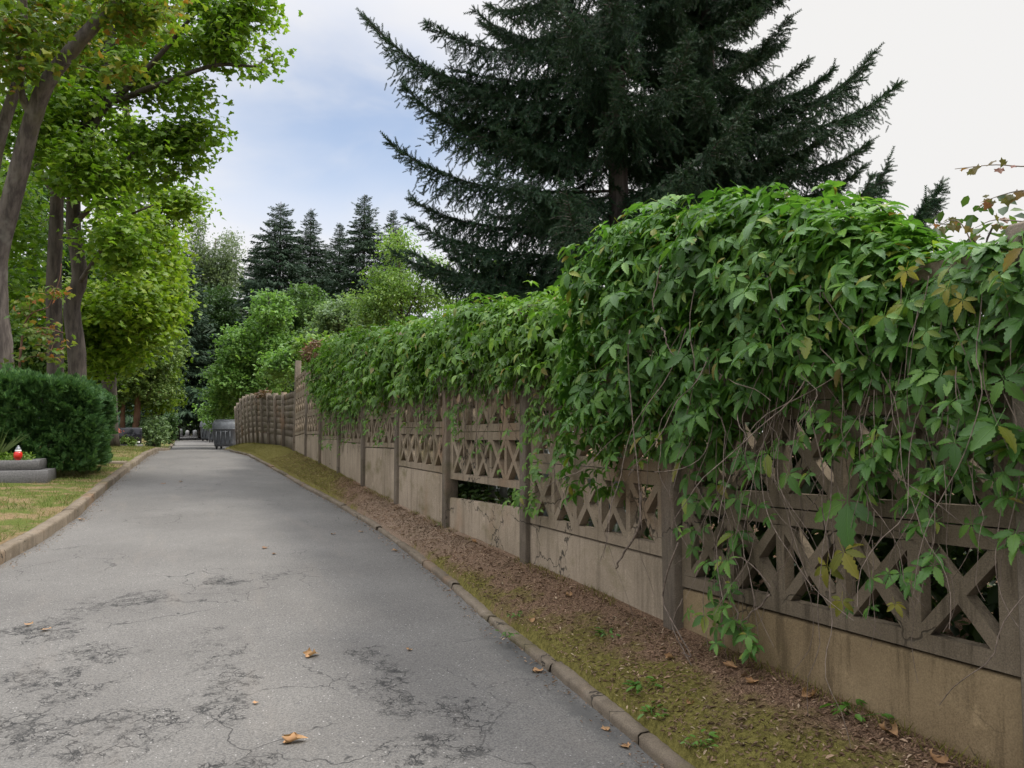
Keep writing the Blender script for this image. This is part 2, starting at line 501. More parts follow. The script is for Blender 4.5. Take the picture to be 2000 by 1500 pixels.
def lattice(L, Hh):                    # local: u along 0..L, w up 0..H, front at x=0, back at x=TH
    rb, rt, eb, vb = .065, .075, .085, .052
    n = 5; cw = (L - 2 * eb - (n - 1) * vb) / n
    us = [eb + i * (cw + vb) for i in range(n)]
    holes = []
    quads = []
    z0, z1 = rb, Hh - rt
    d = .024
    for u in us:
        x0, x1 = u, u + cw; xc, zc = (x0 + x1) / 2, (z0 + z1) / 2
        ww, hh = (x1 - x0) / 2, (z1 - z0) / 2
        ln = math.hypot(ww, hh)
        a = d * ln / hh; b = d * ln / ww      # offsets along horizontal and vertical edges
        T = [(x0 + a, z1), (x1 - a, z1), (xc, zc + b)]
        B = [(x1 - a, z0), (x0 + a, z0), (xc, zc - b)]
        Lf = [(x0, z0 + b), (x0, z1 - b), (xc - a, zc)]
        Rt = [(x1, z1 - b), (x1, z0 + b), (xc + a, zc)]
        holes += [T, B, Lf, Rt]
        quads.append([(xc, zc + b), (xc - a, zc), (xc, zc - b), (xc + a, zc)])
        quads.append([(x0, z1), (x0 + a, z1), (xc, zc + b), (xc - a, zc), (x0, z1 - b)][::-1])
        quads.append([(x1, z1), (x1, z1 - b), (xc + a, zc), (xc, zc + b), (x1 - a, z1)][::-1])
        quads.append([(x0, z0), (x0, z0 + b), (xc - a, zc), (xc, zc - b), (x0 + a, z0)][::-1])
        quads.append([(x1, z0), (x1 - a, z0), (xc, zc - b), (xc + a, zc), (x1, z0 + b)][::-1])
    for i in range(n - 1): quads.append([(us[i] + cw, z0), (us[i] + cw + vb, z0), (us[i] + cw + vb, z1), (us[i] + cw, z1)])
    quads += [[(0, 0), (L, 0), (L, rb), (0, rb)], [(0, Hh - rt), (L, Hh - rt), (L, Hh), (0, Hh)], [(0, rb), (eb, rb), (eb, z1), (0, z1)], [(L - eb, rb), (L, rb), (L, z1), (L - eb, z1)]]
    return quads, holes


def lattice_mesh(y0, y1, za, zb, x):
    """za at near end (y0), zb at far end (y1)"""
    L = y1 - y0; g = G()
    quads, holes = lattice(L, ROW - .006)
    lean = random.uniform(-.008, .008)

    def W(u, w, dep):
        t = u / L
        e = .0035 * mnoise.noise(Vector((u * 9 + y0 * 3, w * 9, x * 2))) + .003 * mnoise.noise(Vector((u * 31 + y0 * 3, w * 31, x * 2)))
        return (x + dep + lean * (t - .5) + e, y0 + u + e, za + (zb - za) * t + w + e)
    for q in quads:
        # signed area to orient
        ar = sum(q[i][0] * q[(i + 1) % len(q)][1] - q[(i + 1) % len(q)][0] * q[i][1] for i in range(len(q)))
        if ar > 0: q = q[::-1]                 # front faces look towards -x
        g.add([W(u, w, 0) for u, w in q], [list(range(len(q)))])
        q = q[::-1]
        g.add([W(u, w, TH) for u, w in q], [list(range(len(q)))])
    for h in holes:
        c = (sum(p[0] for p in h) / 3, sum(p[1] for p in h) / 3)
        for i in range(3):
            p, q = h[i], h[(i + 1) % 3]
            p2 = (p[0] + (c[0] - p[0]) * .0, p[1] + (c[1] - p[1]) * .0); q2 = q
            g.add([W(*p, 0), W(*q, 0), W(*q2, TH), W(*p2, TH)], [(0, 1, 2, 3)])
    Hh = ROW - .006
    for (a, b) in (((0, 0), (L, 0)), ((L, 0), (L, Hh)), ((L, Hh), (0, Hh)), ((0, Hh), (0, 0))):
        g.add([W(*a, 0), W(*b, 0), W(*b, TH), W(*a, TH)], [(0, 1, 2, 3)])
    return g


for k in range(-2, 9):
    y0, y1 = PYS[k + 2] + .062, PYS[k + 3] - .062
    ln, lf, sn, sf = BAY[k]
    dx = random.uniform(-.012, .012)
    sg = G()
    nseg = 14; v = []
    for i in range(nseg + 1):
        t = i / nseg; y = y0 + (y1 - y0) * t
        top = sn + (sf - sn) * t + .004 * mnoise.noise(Vector((y * 6, 1, k)))
        bot = Hs(XW, y) - .25
        for (ox, oz) in ((-.03, bot), (-.03 + .003 * mnoise.noise(Vector((y * 5, 3, k))), top - .012), (-.018, top), (.03, top), (.03, bot)):
            v.append((XW + dx + ox, y, oz))
    f = []
    for i in range(nseg):
        for c in range(4): f.append((i * 5 + c, (i + 1) * 5 + c, (i + 1) * 5 + c + 1, i * 5 + c + 1)[::-1])
    sg.add(v, f); sg.f.append(np.array([[0, 1, 2, 3, 4]])); sg.f.append(np.array([[nseg * 5 + c for c in (4, 3, 2, 1, 0)]]))
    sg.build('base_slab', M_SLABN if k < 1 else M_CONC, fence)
    for r in range(3):
        j = random.uniform(-.008, .008)
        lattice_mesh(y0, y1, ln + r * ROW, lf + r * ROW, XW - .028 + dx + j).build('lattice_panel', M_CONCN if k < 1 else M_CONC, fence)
for i, y in enumerate(PYS):
    k = min(max(i - 2, -2), 8); kk = max(k - 1, -2)
    top = max(BAY[k][0], BAY[kk][1]) + 3 * ROW + (.34 if i == len(PYS) - 1 else .05)
    g = G(); lean = random.uniform(-.012, .012)
    M = Matrix.Translation((XW - .075, y - .06, Hs(XW, y) - .3)) @ Matrix.Shear('XZ', 4, (0, 0)) @ Matrix.Rotation(lean, 4, 'Y')
    g.box((0, 0, 0), (.14, .12, top - Hs(XW, y) + .3), np.array(M), .012)
    g.build('post', M_POST, fence)

# ------------------------------------------------------------------ leaning slab fence further on
sf = thing('slab_fence', 'leaning fence of plain stacked concrete slabs and posts beyond the lattice bays', 'fence', (XW, 30, Hs(XW, 30)))
PS = [21.7, 23.6, 25.5, 27.5, 29.4, 31.2, 33.3, 35.2, 37.2, 39.6, 41.6]
tops = [2.50, 2.57, 2.66, 2.76, 2.85, 2.92, 2.97, 2.99, 2.97, 2.86, 2.75]
leans = [.03, .04, .05, .06, .07, .075, .08, .08, .08, .075, .07]


def lp(y, z, ox, ln):                  # lean towards the road with height
    return (XW + ox - ln * (z - .8), y, z)


for i in range(-1, len(PS) - 1):
    ya = (PS[i] + .05) if i >= 0 else PYS[-1] + .062
    yb = PS[i + 1] - .05
    ta, tb = (tops[i], tops[i + 1]) if i >= 0 else (2.5, 2.5)
    la, lb = (leans[i], leans[i + 1]) if i >= 0 else (.0, .03)
    ba, bb = Hs(XW, ya) - .05, Hs(XW, yb) - .05
    n = 8
    for r in range(n):
        g = G(); v = []
        hh = [0, .24, .35, .46, .57, .68, .79, .9, 1.0]
        for (y, b, t, ln) in ((ya, ba, ta, la), (yb, bb, tb, lb)):
            z0 = b + (t - b) * hh[r] + .004; z1 = b + (t - b) * hh[r + 1] - .004
            if i in (2, 3) and r == 1: z0 += .05
            o = .004 * ((r * 7 + i * 3) % 5 - 2)
            v += [lp(y, z0, -.025 + o, ln), lp(y, z1 - .005, -.025 + o, ln), lp(y, z1, -.019 + o, ln), lp(y, z1, .025 + o, ln), lp(y, z0, .025 + o, ln)]
        g.add(v, [(5 + c, c, (c + 1) % 5, 5 + (c + 1) % 5) for c in range(5)])
        g.f.append(np.array([[4, 3, 2, 1, 0]])); g.f.append(np.array([[5, 6, 7, 8, 9]]))
        g.build('slab', M_SLAB, sf)
for y, t, ln in zip(PS, tops, leans):
    b = Hs(XW, y) - .3; g = G(); v = []
    for z in (b, t + .06):
        for (ox, oy) in ((-.09, -.055), (-.09, .055), (.05, .055), (.05, -.055)): v.append(tuple(np.array(lp(y, z, ox, ln)) + (0, oy, 0)))
    g.add(v, [(3, 2, 1, 0), (4, 5, 6, 7), (0, 1, 5, 4), (1, 2, 6, 5), (2, 3, 7, 6), (3, 0, 4, 7)])
    g.build('post', M_POST, sf)

# pale boards standing behind the fence, seen through the gap under the lattice
M_BOARD = flat('grey_board', (.30, .33, .33), .8, .2, .3, 5)
bd = thing('board_fence', 'weathered grey boards standing behind the gap under the lattice', 'fence', (XW + .9, 7.4, Hs(XW + .9, 7.4)))
for i in range(9):
    y = 5.7 + i * .36
    g = G(); z = Hs(XW + .9, y)
    g.box((XW + .88, y, z - .05), (XW + .905, y + .22, z + .75 + random.uniform(-.03, .03)), None, .004)
    g.build('board', M_BOARD, bd)
for zz in (.2, .55):
    g = G(); g.box((XW + .908, 5.6, Hs(XW + .9, 7) + zz), (XW + .94, 8.9, Hs(XW + .9, 7) + zz + .07)); g.build('rail', M_BOARD, bd)


# ------------------------------------------------------------------ leaf prototypes
def leaflet(n, teeth, fold=.14, droop=.35, wid=.25):
    t = np.linspace(0, 1, n)
    w = wid * np.sin(np.pi * t ** .85) ** .8 * (1 - .25 * t)
    w[0] = .004; w[-1] = .004
    if teeth:
        w[1:-1:2] *= .82; w[2:-1:2] *= 1.10
    x = t.copy()
    zm = -droop * t ** 2
    mid = np.stack([x, 0 * x, zm], -1)
    sh = .06 if teeth else 0
    L = np.stack([x + sh * (w > .02), w, zm + fold * w * 1.6 - .25 * w ** 2], -1); R = L * [1, -1, 1]
    v = np.vstack([mid, L, R]); f = []
    for i in range(n - 1): f += [(i, i + 1, n + i + 1, n + i), (i + 1, i, 2 * n + i, 2 * n + i + 1)]
    uv = np.vstack([np.stack([t, 0 * t], -1), np.stack([t, np.ones(n)], -1), np.stack([t, -np.ones(n)], -1)])
    return v, np.array(f), uv


def palmate(n, teeth, seed):
    r = random.Random(seed); vs, fs, us = [], [], []; k = 0
    for a, s in ((-112, .62), (-56, .86), (0, 1.0), (56, .86), (112, .62)):
        v, f, u = leaflet(n, teeth, r.uniform(.08, .3), r.uniform(.15, .55), r.uniform(.22, .27))
        v = v * s * r.uniform(.9, 1.08)
        v = v + [.06, 0, 0]
        an = rad(a + r.uniform(-9, 9)); ro = rad(r.uniform(-22, 22))
        v = v @ np.array([[1, 0, 0], [0, math.cos(ro), math.sin(ro)], [0, -math.sin(ro), math.cos(ro)]])
        v = v @ np.array([[math.cos(an), math.sin(an), 0], [-math.sin(an), math.cos(an), 0], [0, 0, 1]])
        vs.append(v); fs.append(f + k); us.append(u); k += len(v)
    if n > 6:                                   # leaf stalk
        st = np.array([(.08, .012, 0), (.08, -.012, 0), (-.55, -.01, .18), (-.55, .01, .18)]); vs.append(st); fs.append(np.array([[0, 1, 2, 3]]) + k); us.append(np.zeros((4, 2)))
    return np.vstack(vs), np.vstack(fs), np.vstack(us)


CREEP_HI = [palmate(14, True, i) for i in range(6)]
CREEP_LO = [palmate(5, False, 20 + i) for i in range(6)]


def maple_leaf(seed):
    r = random.Random(seed)
    out = [(0, -.0), (.12, .30), (-.05, .52), (.28, .50), (.42, .62), (.55, .30), (1.0, .0)]
    pts = [(x, y) for x, y in out] + [(x, -y) for x, y in out[-2:0:-1]]
    v = [(.38, 0, .0)] + [(x, y, -.12 * x * x - .35 * abs(y) * r.uniform(.4, 1.2)) for x, y in pts]
    n = len(pts)
    return np.array(v), np.array([(0, 1 + i, 1 + (i + 1) % n) for i in range(n)])


def oval_leaf(seed, ar=.5):
    r = random.Random(seed)
    v = [(0, 0, 0), (.35, ar * .5, .05), (.75, ar * .4, -.05), (1, 0, -.18), (.75, -ar * .4, -.05), (.35, -ar * .5, .05)]
    v = np.array(v); v[:, 2] += [r.uniform(-.05, .05) for _ in v]
    return v, np.array([(0, 1, 2, 3), (0, 3, 4, 5)])


MAPLE = [maple_leaf(i) for i in range(4)]
OVAL = [oval_leaf(i) for i in range(4)]
SLIM = [oval_leaf(i, .28) for i in range(4)]


def tuft_leaf(seed):                    # a few leaves together, for trees far away
    r = random.Random(seed); v = []; f = []
    for i in range(4):
        a = r.uniform(0, 6.28); l = r.uniform(.35, .6); w = r.uniform(.12, .22); o = np.array([r.uniform(-.3, .3), r.uniform(-.3, .3), r.uniform(-.25, .25)])
        d = np.array([math.cos(a), math.sin(a), r.uniform(-.6, .4)]); s = np.array([-math.sin(a), math.cos(a), r.uniform(-.5, .5)])
        k = len(v); v += [o - d * l * .5, o + s * w, o + d * l * .5, o - s * w]; f.append((k, k + 1, k + 2, k + 3))
    return np.array(v), np.array(f)


TUFT = [tuft_leaf(i) for i in range(5)]


def scatter(g, protos, Tpos, d, n, size, uv=False):
    k = rng.integers(0, len(protos), len(Tpos))
    for i, pr in enumerate(protos):
        s = k == i
        if s.any(): g.inst(pr[0], pr[1], frames(d[s], n[s], size[s]), Tpos[s], pr[2] if uv else None)


# ------------------------------------------------------------------ deciduous trees
def tree(name, label, cat, base, limbs, blobs, protos, leaf, per, mat, bark, sigma=.3, gapn=.9, gap=-.12, up=.9, group=None, squash=.55, sprig_r=.012, hang=0., sides=9):
    """limbs: list of (points, r0, r1); blobs: (centre, (rx,ry,rz), number of sprays)"""
    t = thing(name, label, cat, base, group)
    tr = G(); nodes = []
    for pts, r0, r1 in limbs:
        n = max(8, 6 * len(pts))
        p = smooth_path(pts, n)
        L = np.linspace(0, 1, n)
        rr = r0 + (r1 - r0) * L ** .8
        if np.linalg.norm(p[0] - np.asarray(base)) < .8: rr = rr * (1 + .3 * np.exp(-L * n / 1.6))
        jit = np.cumsum(rng.normal(size=(n, 3)) * r0 * .02, 0) * np.minimum(L, 1 - L)[:, None]
        p = p + jit
        tr.tube(p, rr * (1 + .02 * rng.normal(size=n)), sides)
        for q, z in zip(p[n // 4:], rr[n // 4:]): nodes.append((q, z))
    cl = []
    for c, r, m in blobs:
        q = rng.normal(size=(m * 3, 3)); q = nrm(q) * (rng.random((m * 3, 1)) ** .45)
        q = np.asarray(c) + q * np.asarray(r)
        nz = n3(q, gapn)
        q = q[nz > gap][:m]
        cl.append(q)
    cl = np.vstack(cl)
    # connect sprays to the wood, nearest first, so twigs branch
    NP = np.array([q for q, _ in nodes]); NR = np.array([z for _, z in nodes])
    d0 = np.array([np.min(np.linalg.norm(NP - c, axis=1)) for c in cl])
    tw = G()
    for i in np.argsort(d0):
        c = cl[i]; dist = np.linalg.norm(NP - c, axis=1) + np.clip(NP[:, 2] - c[2], 0, None) * .8
        j = int(np.argmin(dist)); a = NP[j]; r0 = min(NR[j] * .6, sprig_r * 2.2)
        l = np.linalg.norm(c - a)
        if l > 4.5: continue
        mid = (a + c) / 2 + np.array([0, 0, .12 * l]) + rng.normal(size=3) * .08 * l
        p = smooth_path([a, mid, c], 5)
        tr.tube(p, np.linspace(max(r0, .006), sprig_r * .5, 5), 4, False)
        NP = np.vstack([NP, p[2:]]); NR = np.concatenate([NR, [sprig_r, sprig_r * .8, sprig_r * .6]])
    tr.build('trunk', bark, t, True)
    n = len(cl) * per
    ctr = np.repeat(cl, per, 0)
    off = rng.normal(size=(n, 3)) * sigma * [1, 1, squash]
    pos = ctr + off
    pos[:, 2] -= hang * np.abs(rng.normal(size=n))
    nn = nrm(rng.normal(size=(n, 3)) * .55 + [0, 0, up] + .35 * nrm(off))
    dd = nrm(off + rng.normal(size=(n, 3)) * .25 + [0, 0, -.35 - hang])
    cr = G(); scatter(cr, protos, pos, dd, nn, leaf * rng.uniform(.65, 1.25, n))
    cr.build('crown', mat, t)
    return t


M_MAPLE_Y = leafmat('maple_leaf_turning', [(0, (.095, .18, .018)), (.6, (.15, .22, .024)), (.93, (.23, .22, .03)), (1, (.30, .14, .03))], .4, patch=((.26, .20, .030), .9, .62))
M_MAPLE_G = leafmat('maple_leaf_green', [(0, (0.091, 0.176, 0.012)), (.6, (0.140, 0.249, 0.019)), (1, (0.218, 0.303, 0.036))], .42)
M_MAPLE_L = leafmat('maple_leaf_light', [(0, (0.110, 0.196, 0.014)), (.6, (0.173, 0.272, 0.021)), (1, (0.254, 0.323, 0.035))], .42)
M_PALE = leafmat('pale_birch_leaf', [(0, (.11, .15, .08)), (1, (.19, .24, .13))], .4)
M_MID = leafmat('mid_green_leaf', [(0, (0.060, 0.120, 0.030)), (.6, (0.090, 0.168, 0.042)), (1, (0.132, 0.216, 0.054))], .35)
M_DARKLEAF = leafmat('dark_leaf', [(0, (0.041, 0.094, 0.026)), (.6, (0.064, 0.128, 0.034)), (1, (0.094, 0.160, 0.041))], .25)
M_OLIVE = leafmat('olive_leaf', [(0, (0.076, 0.135, 0.031)), (.6, (0.120, 0.185, 0.043)), (1, (0.174, 0.228, 0.061))], .25)
M_LOCUST = leafmat('locust_leaf', [(0, (0.116, 0.223, 0.052)), (.6, (0.165, 0.296, 0.071)), (1, (0.232, 0.358, 0.092))], .4)
M_BIRCH = leafmat('birch_leaf', [(0, (0.112, 0.205, 0.041)), (.6, (0.158, 0.260, 0.056)), (1, (0.223, 0.318, 0.074))], .38)
M_WILLOW = leafmat('grey_green_leaf', [(0, (0.129, 0.200, 0.093)), (.6, (0.176, 0.260, 0.117)), (1, (0.236, 0.317, 0.153))], .35)
M_ORANGE = leafmat('turning_leaf', [(0, (.10, .18, .03)), (.72, (.17, .20, .035)), (.86, (.30, .15, .045)), (1, (.36, .10, .04))], .4)
B_GREY = barkmat('grey_bark', (.060, .050, .045), (.135, .115, .10), (.17, .155, .135), (.10, .095, .05))
B_DARK = barkmat('dark_bark', (.045, .038, .033), (.10, .085, .072), (.08, .07, .06))
B_RED = barkmat('red_brown_bark', (.12, .065, .045), (.20, .115, .08))
B_SPR = barkmat('spruce_bark', (.05, .042, .038), (.11, .095, .085))


def E(px, py, zc, rx, ry, rz): return (P(px, py, zc), (rx, ry, rz))


def ell(px, py, zc, rpx, rpy, dep, m):   # blob whose half sizes are given as seen, plus a depth half size
    c = P(px, py, zc); k = zc / FPX
    # radii in world axes; the view looks mostly along +y
    return (c, (rpx * k, dep, rpy * k), m)


# big grey maple behind the hedge
zc = 15.5; b = gbase(-2, zc)
pb = [b, P(2, 720, zc), P(0, 600, zc), P(8, 500, zc)]
limbs = [([b, P(0, 700, zc), P(-8, 600, zc), P(-6, 500, zc), P(22, 390, zc), P(42, 310, zc), P(64, 230, zc), P(92, 160, zc), P(145, 92, zc), P(205, 25, zc), P(250, -40, zc), P(300, -160, zc)], .265, .10),
         ([P(-12, 560, zc), P(-22, 400, zc + .3), P(-5, 280, zc + .5), P(20, 200, zc + .6), P(44, 110, zc + .6), P(40, -60, zc + .6)], .16, .09),
         ([P(60, 225, zc), P(42, 180, zc - .2), P(36, 120, zc - .3), P(40, 60, zc - .3)], .09, .04)]
blobs = [ell(60, 50, 17.3, 130, 80, .9, 80), ell(160, 118, 14.7, 100, 16, .5, 15), ell(40, 60, 14.7, 55, 40, .6, 24), ell(25, 130, 14.6, 40, 14, .4, 7), ell(190, -90, 15.5, 200, 80, 2, 110), ell(-80, 120, 15.5, 90, 120, 2, 60), ell(270, 20, 15.2, 60, 40, 1.2, 35)]
tree('maple_tree', 'tall forked maple with grey trunk and yellowing leaves behind the clipped hedge', 'tree', b, limbs, blobs, MAPLE, .14, 18, M_MAPLE_Y, B_GREY, .22, .8, -.1)
# low sprig of turning leaves on the trunk
zc = 15.0; b2 = gbase(30, zc)
tree('maple_sapling', 'sapling with orange and yellow leaves beside the forked maple trunk', 'tree', b2, [([b2, P(40, 690, zc), P(55, 620, zc), P(95, 600, zc)], .03, .01), ([P(50, 650, zc), P(80, 640, zc), P(125, 650, zc)], .015, .008), ([P(95, 600, zc), P(115, 550, zc), P(120, 515, zc)], .01, .006)],
     [ell(50, 600, zc, 28, 22, .3, 7), ell(90, 645, zc, 45, 28, .4, 11), ell(70, 690, zc, 50, 25, .4, 9), ell(110, 570, zc, 18, 18, .2, 5)], MAPLE, .11, 8, M_ORANGE, B_RED, .12, 2, -.4)

# bright green maples with dark trunks
zc = 21; b = gbase(108, zc)
limbs = [([b, P(108, 700, zc), P(105, 560, zc), P(112, 420, zc), P(118, 300, zc), P(135, 180, zc), P(160, 20, zc), P(170, -120, zc)], .235, .12),
         ([P(112, 380, zc), P(75, 330, zc), P(62, 250, zc), P(60, 120, zc)], .12, .05)]
blobs = [ell(130, 230, zc - 1, 120, 130, 1.8, 190), ell(180, 60, zc, 160, 90, 2.0, 160), ell(40, 380, zc + 1, 60, 120, 1.5, 50), ell(60, 560, zc + 1.5, 60, 110, 1.3, 60)]
tree('maple_tree', 'bright green maple with straight dark trunk next to the forked grey maple', 'tree', b, limbs, blobs, MAPLE, .16, 20, M_MAPLE_G, B_DARK, .33, .7, -.12)

zc = 20; b = gbase(150, zc)
limbs = [([b, P(150, 700, zc), P(140, 600, zc), P(155, 540, zc), P(142, 440, zc), P(145, 340, zc), P(165, 250, zc), P(200, 180, zc), P(215, 60, zc), P(220, -100, zc)], .24, .12),
         ([P(150, 320, zc), P(200, 215, zc), P(260, 185, zc), P(330, 158, zc - .4), P(420, 128, zc - .4), P(500, 130, zc - .3)], .12, .035),
         ([P(175, 230, zc), P(250, 170, zc), P(310, 110, zc - .5), P(360, 50, zc - .5), P(420, -20, zc - .4)], .10, .035),
         ([P(142, 440, zc), P(200, 380, zc), P(260, 300, zc - .3), P(320, 260, zc - .3), P(380, 240, zc)], .08, .02),
         ([P(150, 560, zc), P(190, 500, zc - .5), P(240, 430, zc - 1), P(300, 400, zc - 1)], .07, .02)]
blobs = [ell(450, 85, zc, 85, 50, 1.3, 70), ell(505, 150, zc, 34, 22, .6, 24), ell(380, 40, zc, 120, 60, 1.5, 80), ell(300, 150, zc + .6, 110, 70, 1.2, 70), ell(390, 190, zc, 45, 22, .8, 20), ell(360, 255, zc, 70, 38, 1.0, 60), ell(300, 300, zc, 80, 50, 1.0, 60), ell(370, 310, zc, 20, 22, .5, 9),
         ell(180, 330, zc - 1.2, 70, 70, 1.2, 90), ell(210, 450, zc - 1.2, 70, 80, 1.2, 110), ell(480, 10, zc, 55, 40, 1.0, 40)]
tree('maple_tree', 'bright green maple with bent dark trunk whose long boughs reach over the lane', 'tree', b, limbs, blobs, MAPLE, .15, 17, M_MAPLE_G, B_DARK, .24, 1.1, .06)

zc = 27; b = gbase(215, zc)
limbs = [([b, P(212, 700, zc), P(205, 600, zc), P(220, 530, zc), P(236, 480, zc), P(250, 400, zc), P(246, 300, zc), P(245, 200, zc), P(240, 60, zc)], .26, .10),
         ([P(245, 330, zc), P(270, 270, zc), P(292, 240, zc)], .07, .03), ([P(236, 480, zc), P(290, 440, zc), P(330, 400, zc)], .08, .03)]
blobs = [ell(270, 480, zc - 1.5, 75, 80, 1.8, 170), ell(260, 600, zc - 2.5, 90, 90, 2.0, 230), ell(190, 620, zc - 2.5, 60, 90, 1.5, 110), ell(310, 400, zc, 70, 50, 1.6, 60), ell(360, 395, zc, 38, 24, .8, 26), ell(250, 300, zc, 60, 80, 1.5, 50), ell(230, 690, zc - 2, 60, 50, 1.5, 80)]
tree('maple_tree', 'light green maple with low hanging foliage right of the bent trunk', 'tree', b, limbs, blobs, MAPLE, .17, 20, M_MAPLE_L, B_DARK, .34, .7, -.12)

zc = 45; b = gbase(304, zc)
tree('lime_tree', 'dense yellow green tree hanging low over the left kerb further on', 'tree', b, [([b, P(304, 760, zc), P(300, 600, zc), P(300, 480, zc)], .25, .08)],
     [ell(310, 520, zc, 48, 80, 1.8, 170), ell(318, 640, zc, 42, 80, 1.6, 150), ell(285, 710, zc, 60, 60, 1.5, 130), ell(305, 780, zc - 1, 36, 28, 1.0, 50), ell(325, 590, zc, 28, 60, 1, 60)], TUFT, .40, 13, M_MAPLE_L, B_DARK, .40, .6, -.2)

zc = 42; b = gbase(262, zc)
limbs = [([b, P(268, 800, zc), P(270, 700, zc), P(275, 620, zc)], .22, .08), ([gbase(241, zc), P(240, 800, zc), P(246, 740, zc)], .17, .07)]
tree('yew_tree', 'dark olive tree with reddish trunks behind the black headstone', 'tree', b, limbs, [ell(285, 740, zc, 62, 50, 2.0, 230), ell(250, 770, zc, 40, 36, 1.6, 100), ell(310, 700, zc, 42, 60, 1.8, 130), ell(255, 690, zc, 45, 60, 1.8, 100)], TUFT, .32, 12, M_OLIVE, B_RED, .35, .6, -.25)

# left background trees
for (px, zc, lab, bl) in ((-90, 33, 'broad green tree in the left background behind the forked maple', [(-60, 400, 120, 200, 420)]), (60, 40, 'dense dark green tree behind the two dark trunks', [(70, 560, 110, 150, 420), (80, 380, 80, 100, 130), (60, 700, 120, 60, 200)]), (190, 44, 'shadowy tree filling the gap beneath the light maple', [(190, 680, 80, 110, 330), (210, 560, 70, 80, 160)])):
    b = gbase(px, zc)
    tree('broadleaf_tree', lab, 'tree', b, [([b, P(px, 700, zc), P(px + 6, 500, zc), P(px, 380, zc)], .25, .08)], [ell(x, y, zc, rx, ry, 3, m) for x, y, rx, ry, m in bl], TUFT, .42, 12, M_DARKLEAF if px else M_OLIVE, B_DARK, .4, .5, -.15)

# trees at the far end of the lane and along the right
b = gbase(420, 84)
tree('weeping_birch', 'tall pale grey green birch with drooping twigs left of the far spruces', 'tree', b, [([b, P(420, 700, 84), P(418, 540, 84), P(421, 470, 84)], .3, .06)],
     [ell(420, 490, 84, 48, 65, 3, 260), ell(445, 560, 84, 35, 60, 3, 150), ell(400, 560, 84, 50, 60, 3, 150), ell(405, 440, 84, 24, 28, 2, 40)], TUFT, .34, 20, M_PALE, B_GREY, .5, .3, -.1, hang=.6, squash=.9)
b = gbase(395, 76)
tree('broadleaf_tree', 'large dark green tree at the bend below the pale birch', 'tree', b, [([b, P(395, 760, 76), P(392, 620, 76)], .35, .1)],
     [ell(400, 640, 76, 70, 80, 4, 420), ell(440, 620, 76, 45, 60, 3, 150), ell(385, 760, 76, 55, 75, 3.5, 380), ell(430, 760, 76, 60, 70, 3, 300)], TUFT, .40, 20, M_DARKLEAF, B_DARK, .55, .3, -.2)
b = gbase(520, 46)
tree('locust_tree', 'feathery light green locust tree standing above the slab fence', 'tree', b, [([b, P(520, 760, 46), P(522, 660, 46), P(525, 580, 46)], .16, .04)],
     [ell(525, 610, 46, 38, 45, 1.6, 130), ell(495, 680, 46, 65, 50, 2, 260), ell(550, 690, 46, 45, 45, 1.5, 140), ell(455, 740, 46, 50, 50, 2, 220), ell(520, 745, 46, 50, 35, 2, 120), ell(430, 790, 47, 35, 32, 1.5, 80)], TUFT, .34, 12, M_LOCUST, B_DARK, .30, 1.0, -.05)
b = gbase(592, 62)
tree('broadleaf_tree', 'round mid green tree between the locust and the pale shrub', 'tree', b, [([b, P(592, 740, 62), P(592, 620, 62)], .2, .06)], [ell(595, 610, 62, 50, 52, 2.5, 320), ell(580, 680, 62, 55, 40, 2.5, 150), ell(640, 660, 58, 45, 40, 2, 120)], TUFT, .42, 12, M_MID, B_DARK, .38, .7, -.1)
b = gbase(662, 46)
tree('willow_shrub', 'pale grey green willow shrub rising behind the far creeper', 'tree', b, [([b, P(662, 740, 46), P(660, 620, 46)], .12, .04)], [ell(665, 620, 46, 45, 48, 1.8, 230), ell(690, 650, 46, 40, 40, 1.6, 110), ell(635, 660, 46, 30, 30, 1.4, 60)], TUFT, .34, 12, M_WILLOW, B_DARK, .33, .6, -.2)
b = gbase(785, 31)
tree('birch_tree', 'loose light green birch right of the far spruces', 'tree', b, [([b, P(785, 700, 31), P(782, 560, 31), P(775, 450, 31)], .11, .02), ([P(784, 640, 31), P(820, 560, 31), P(840, 500, 31)], .04, .012), ([P(784, 620, 31), P(740, 560, 31), P(725, 520, 31)], .04, .012)],
     [ell(775, 490, 31, 30, 45, 1, 60), ell(775, 570, 31, 70, 60, 1.6, 220), ell(835, 560, 31, 38, 70, 1.2, 90), ell(720, 580, 31, 38, 50, 1.2, 80), ell(780, 640, 31, 90, 40, 1.6, 180), ell(870, 600, 31, 25, 30, .8, 20)], OVAL, .13, 20, M_BIRCH, B_DARK, .24, .9, -.1)
for (px, zc, lab, mt, bl) in ((80, 27, 'dark green bush filling the gap behind the hedge between the trunks', M_MID, [(75, 690, 75, 55, 170), (40, 640, 40, 40, 40)]), (590, 36, 'low bright shrub peeping over the slab fence', M_LOCUST, [(590, 705, 50, 32, 110), (550, 720, 40, 28, 60)]), (470, 52, 'leafy sapling hanging over the grey bins', M_LOCUST, [(455, 800, 38, 26, 90), (415, 810, 25, 30, 60)]), (640, 26, 'yellowish bush behind the last lattice bays', M_BIRCH, [(630, 680, 50, 24, 70)])):
    b = gbase(px, zc)
    tree('leafy_shrub', lab, 'shrub', b, [([b, P(px, 790, zc), P(px + 3, 720, zc)], .06, .02)], [ell(x, y, zc, rx, ry, 1, m) for x, y, rx, ry, m in bl], TUFT, .28, 11, mt, B_DARK, .25, .9, -.2)
b = gbase(985, 15.5)
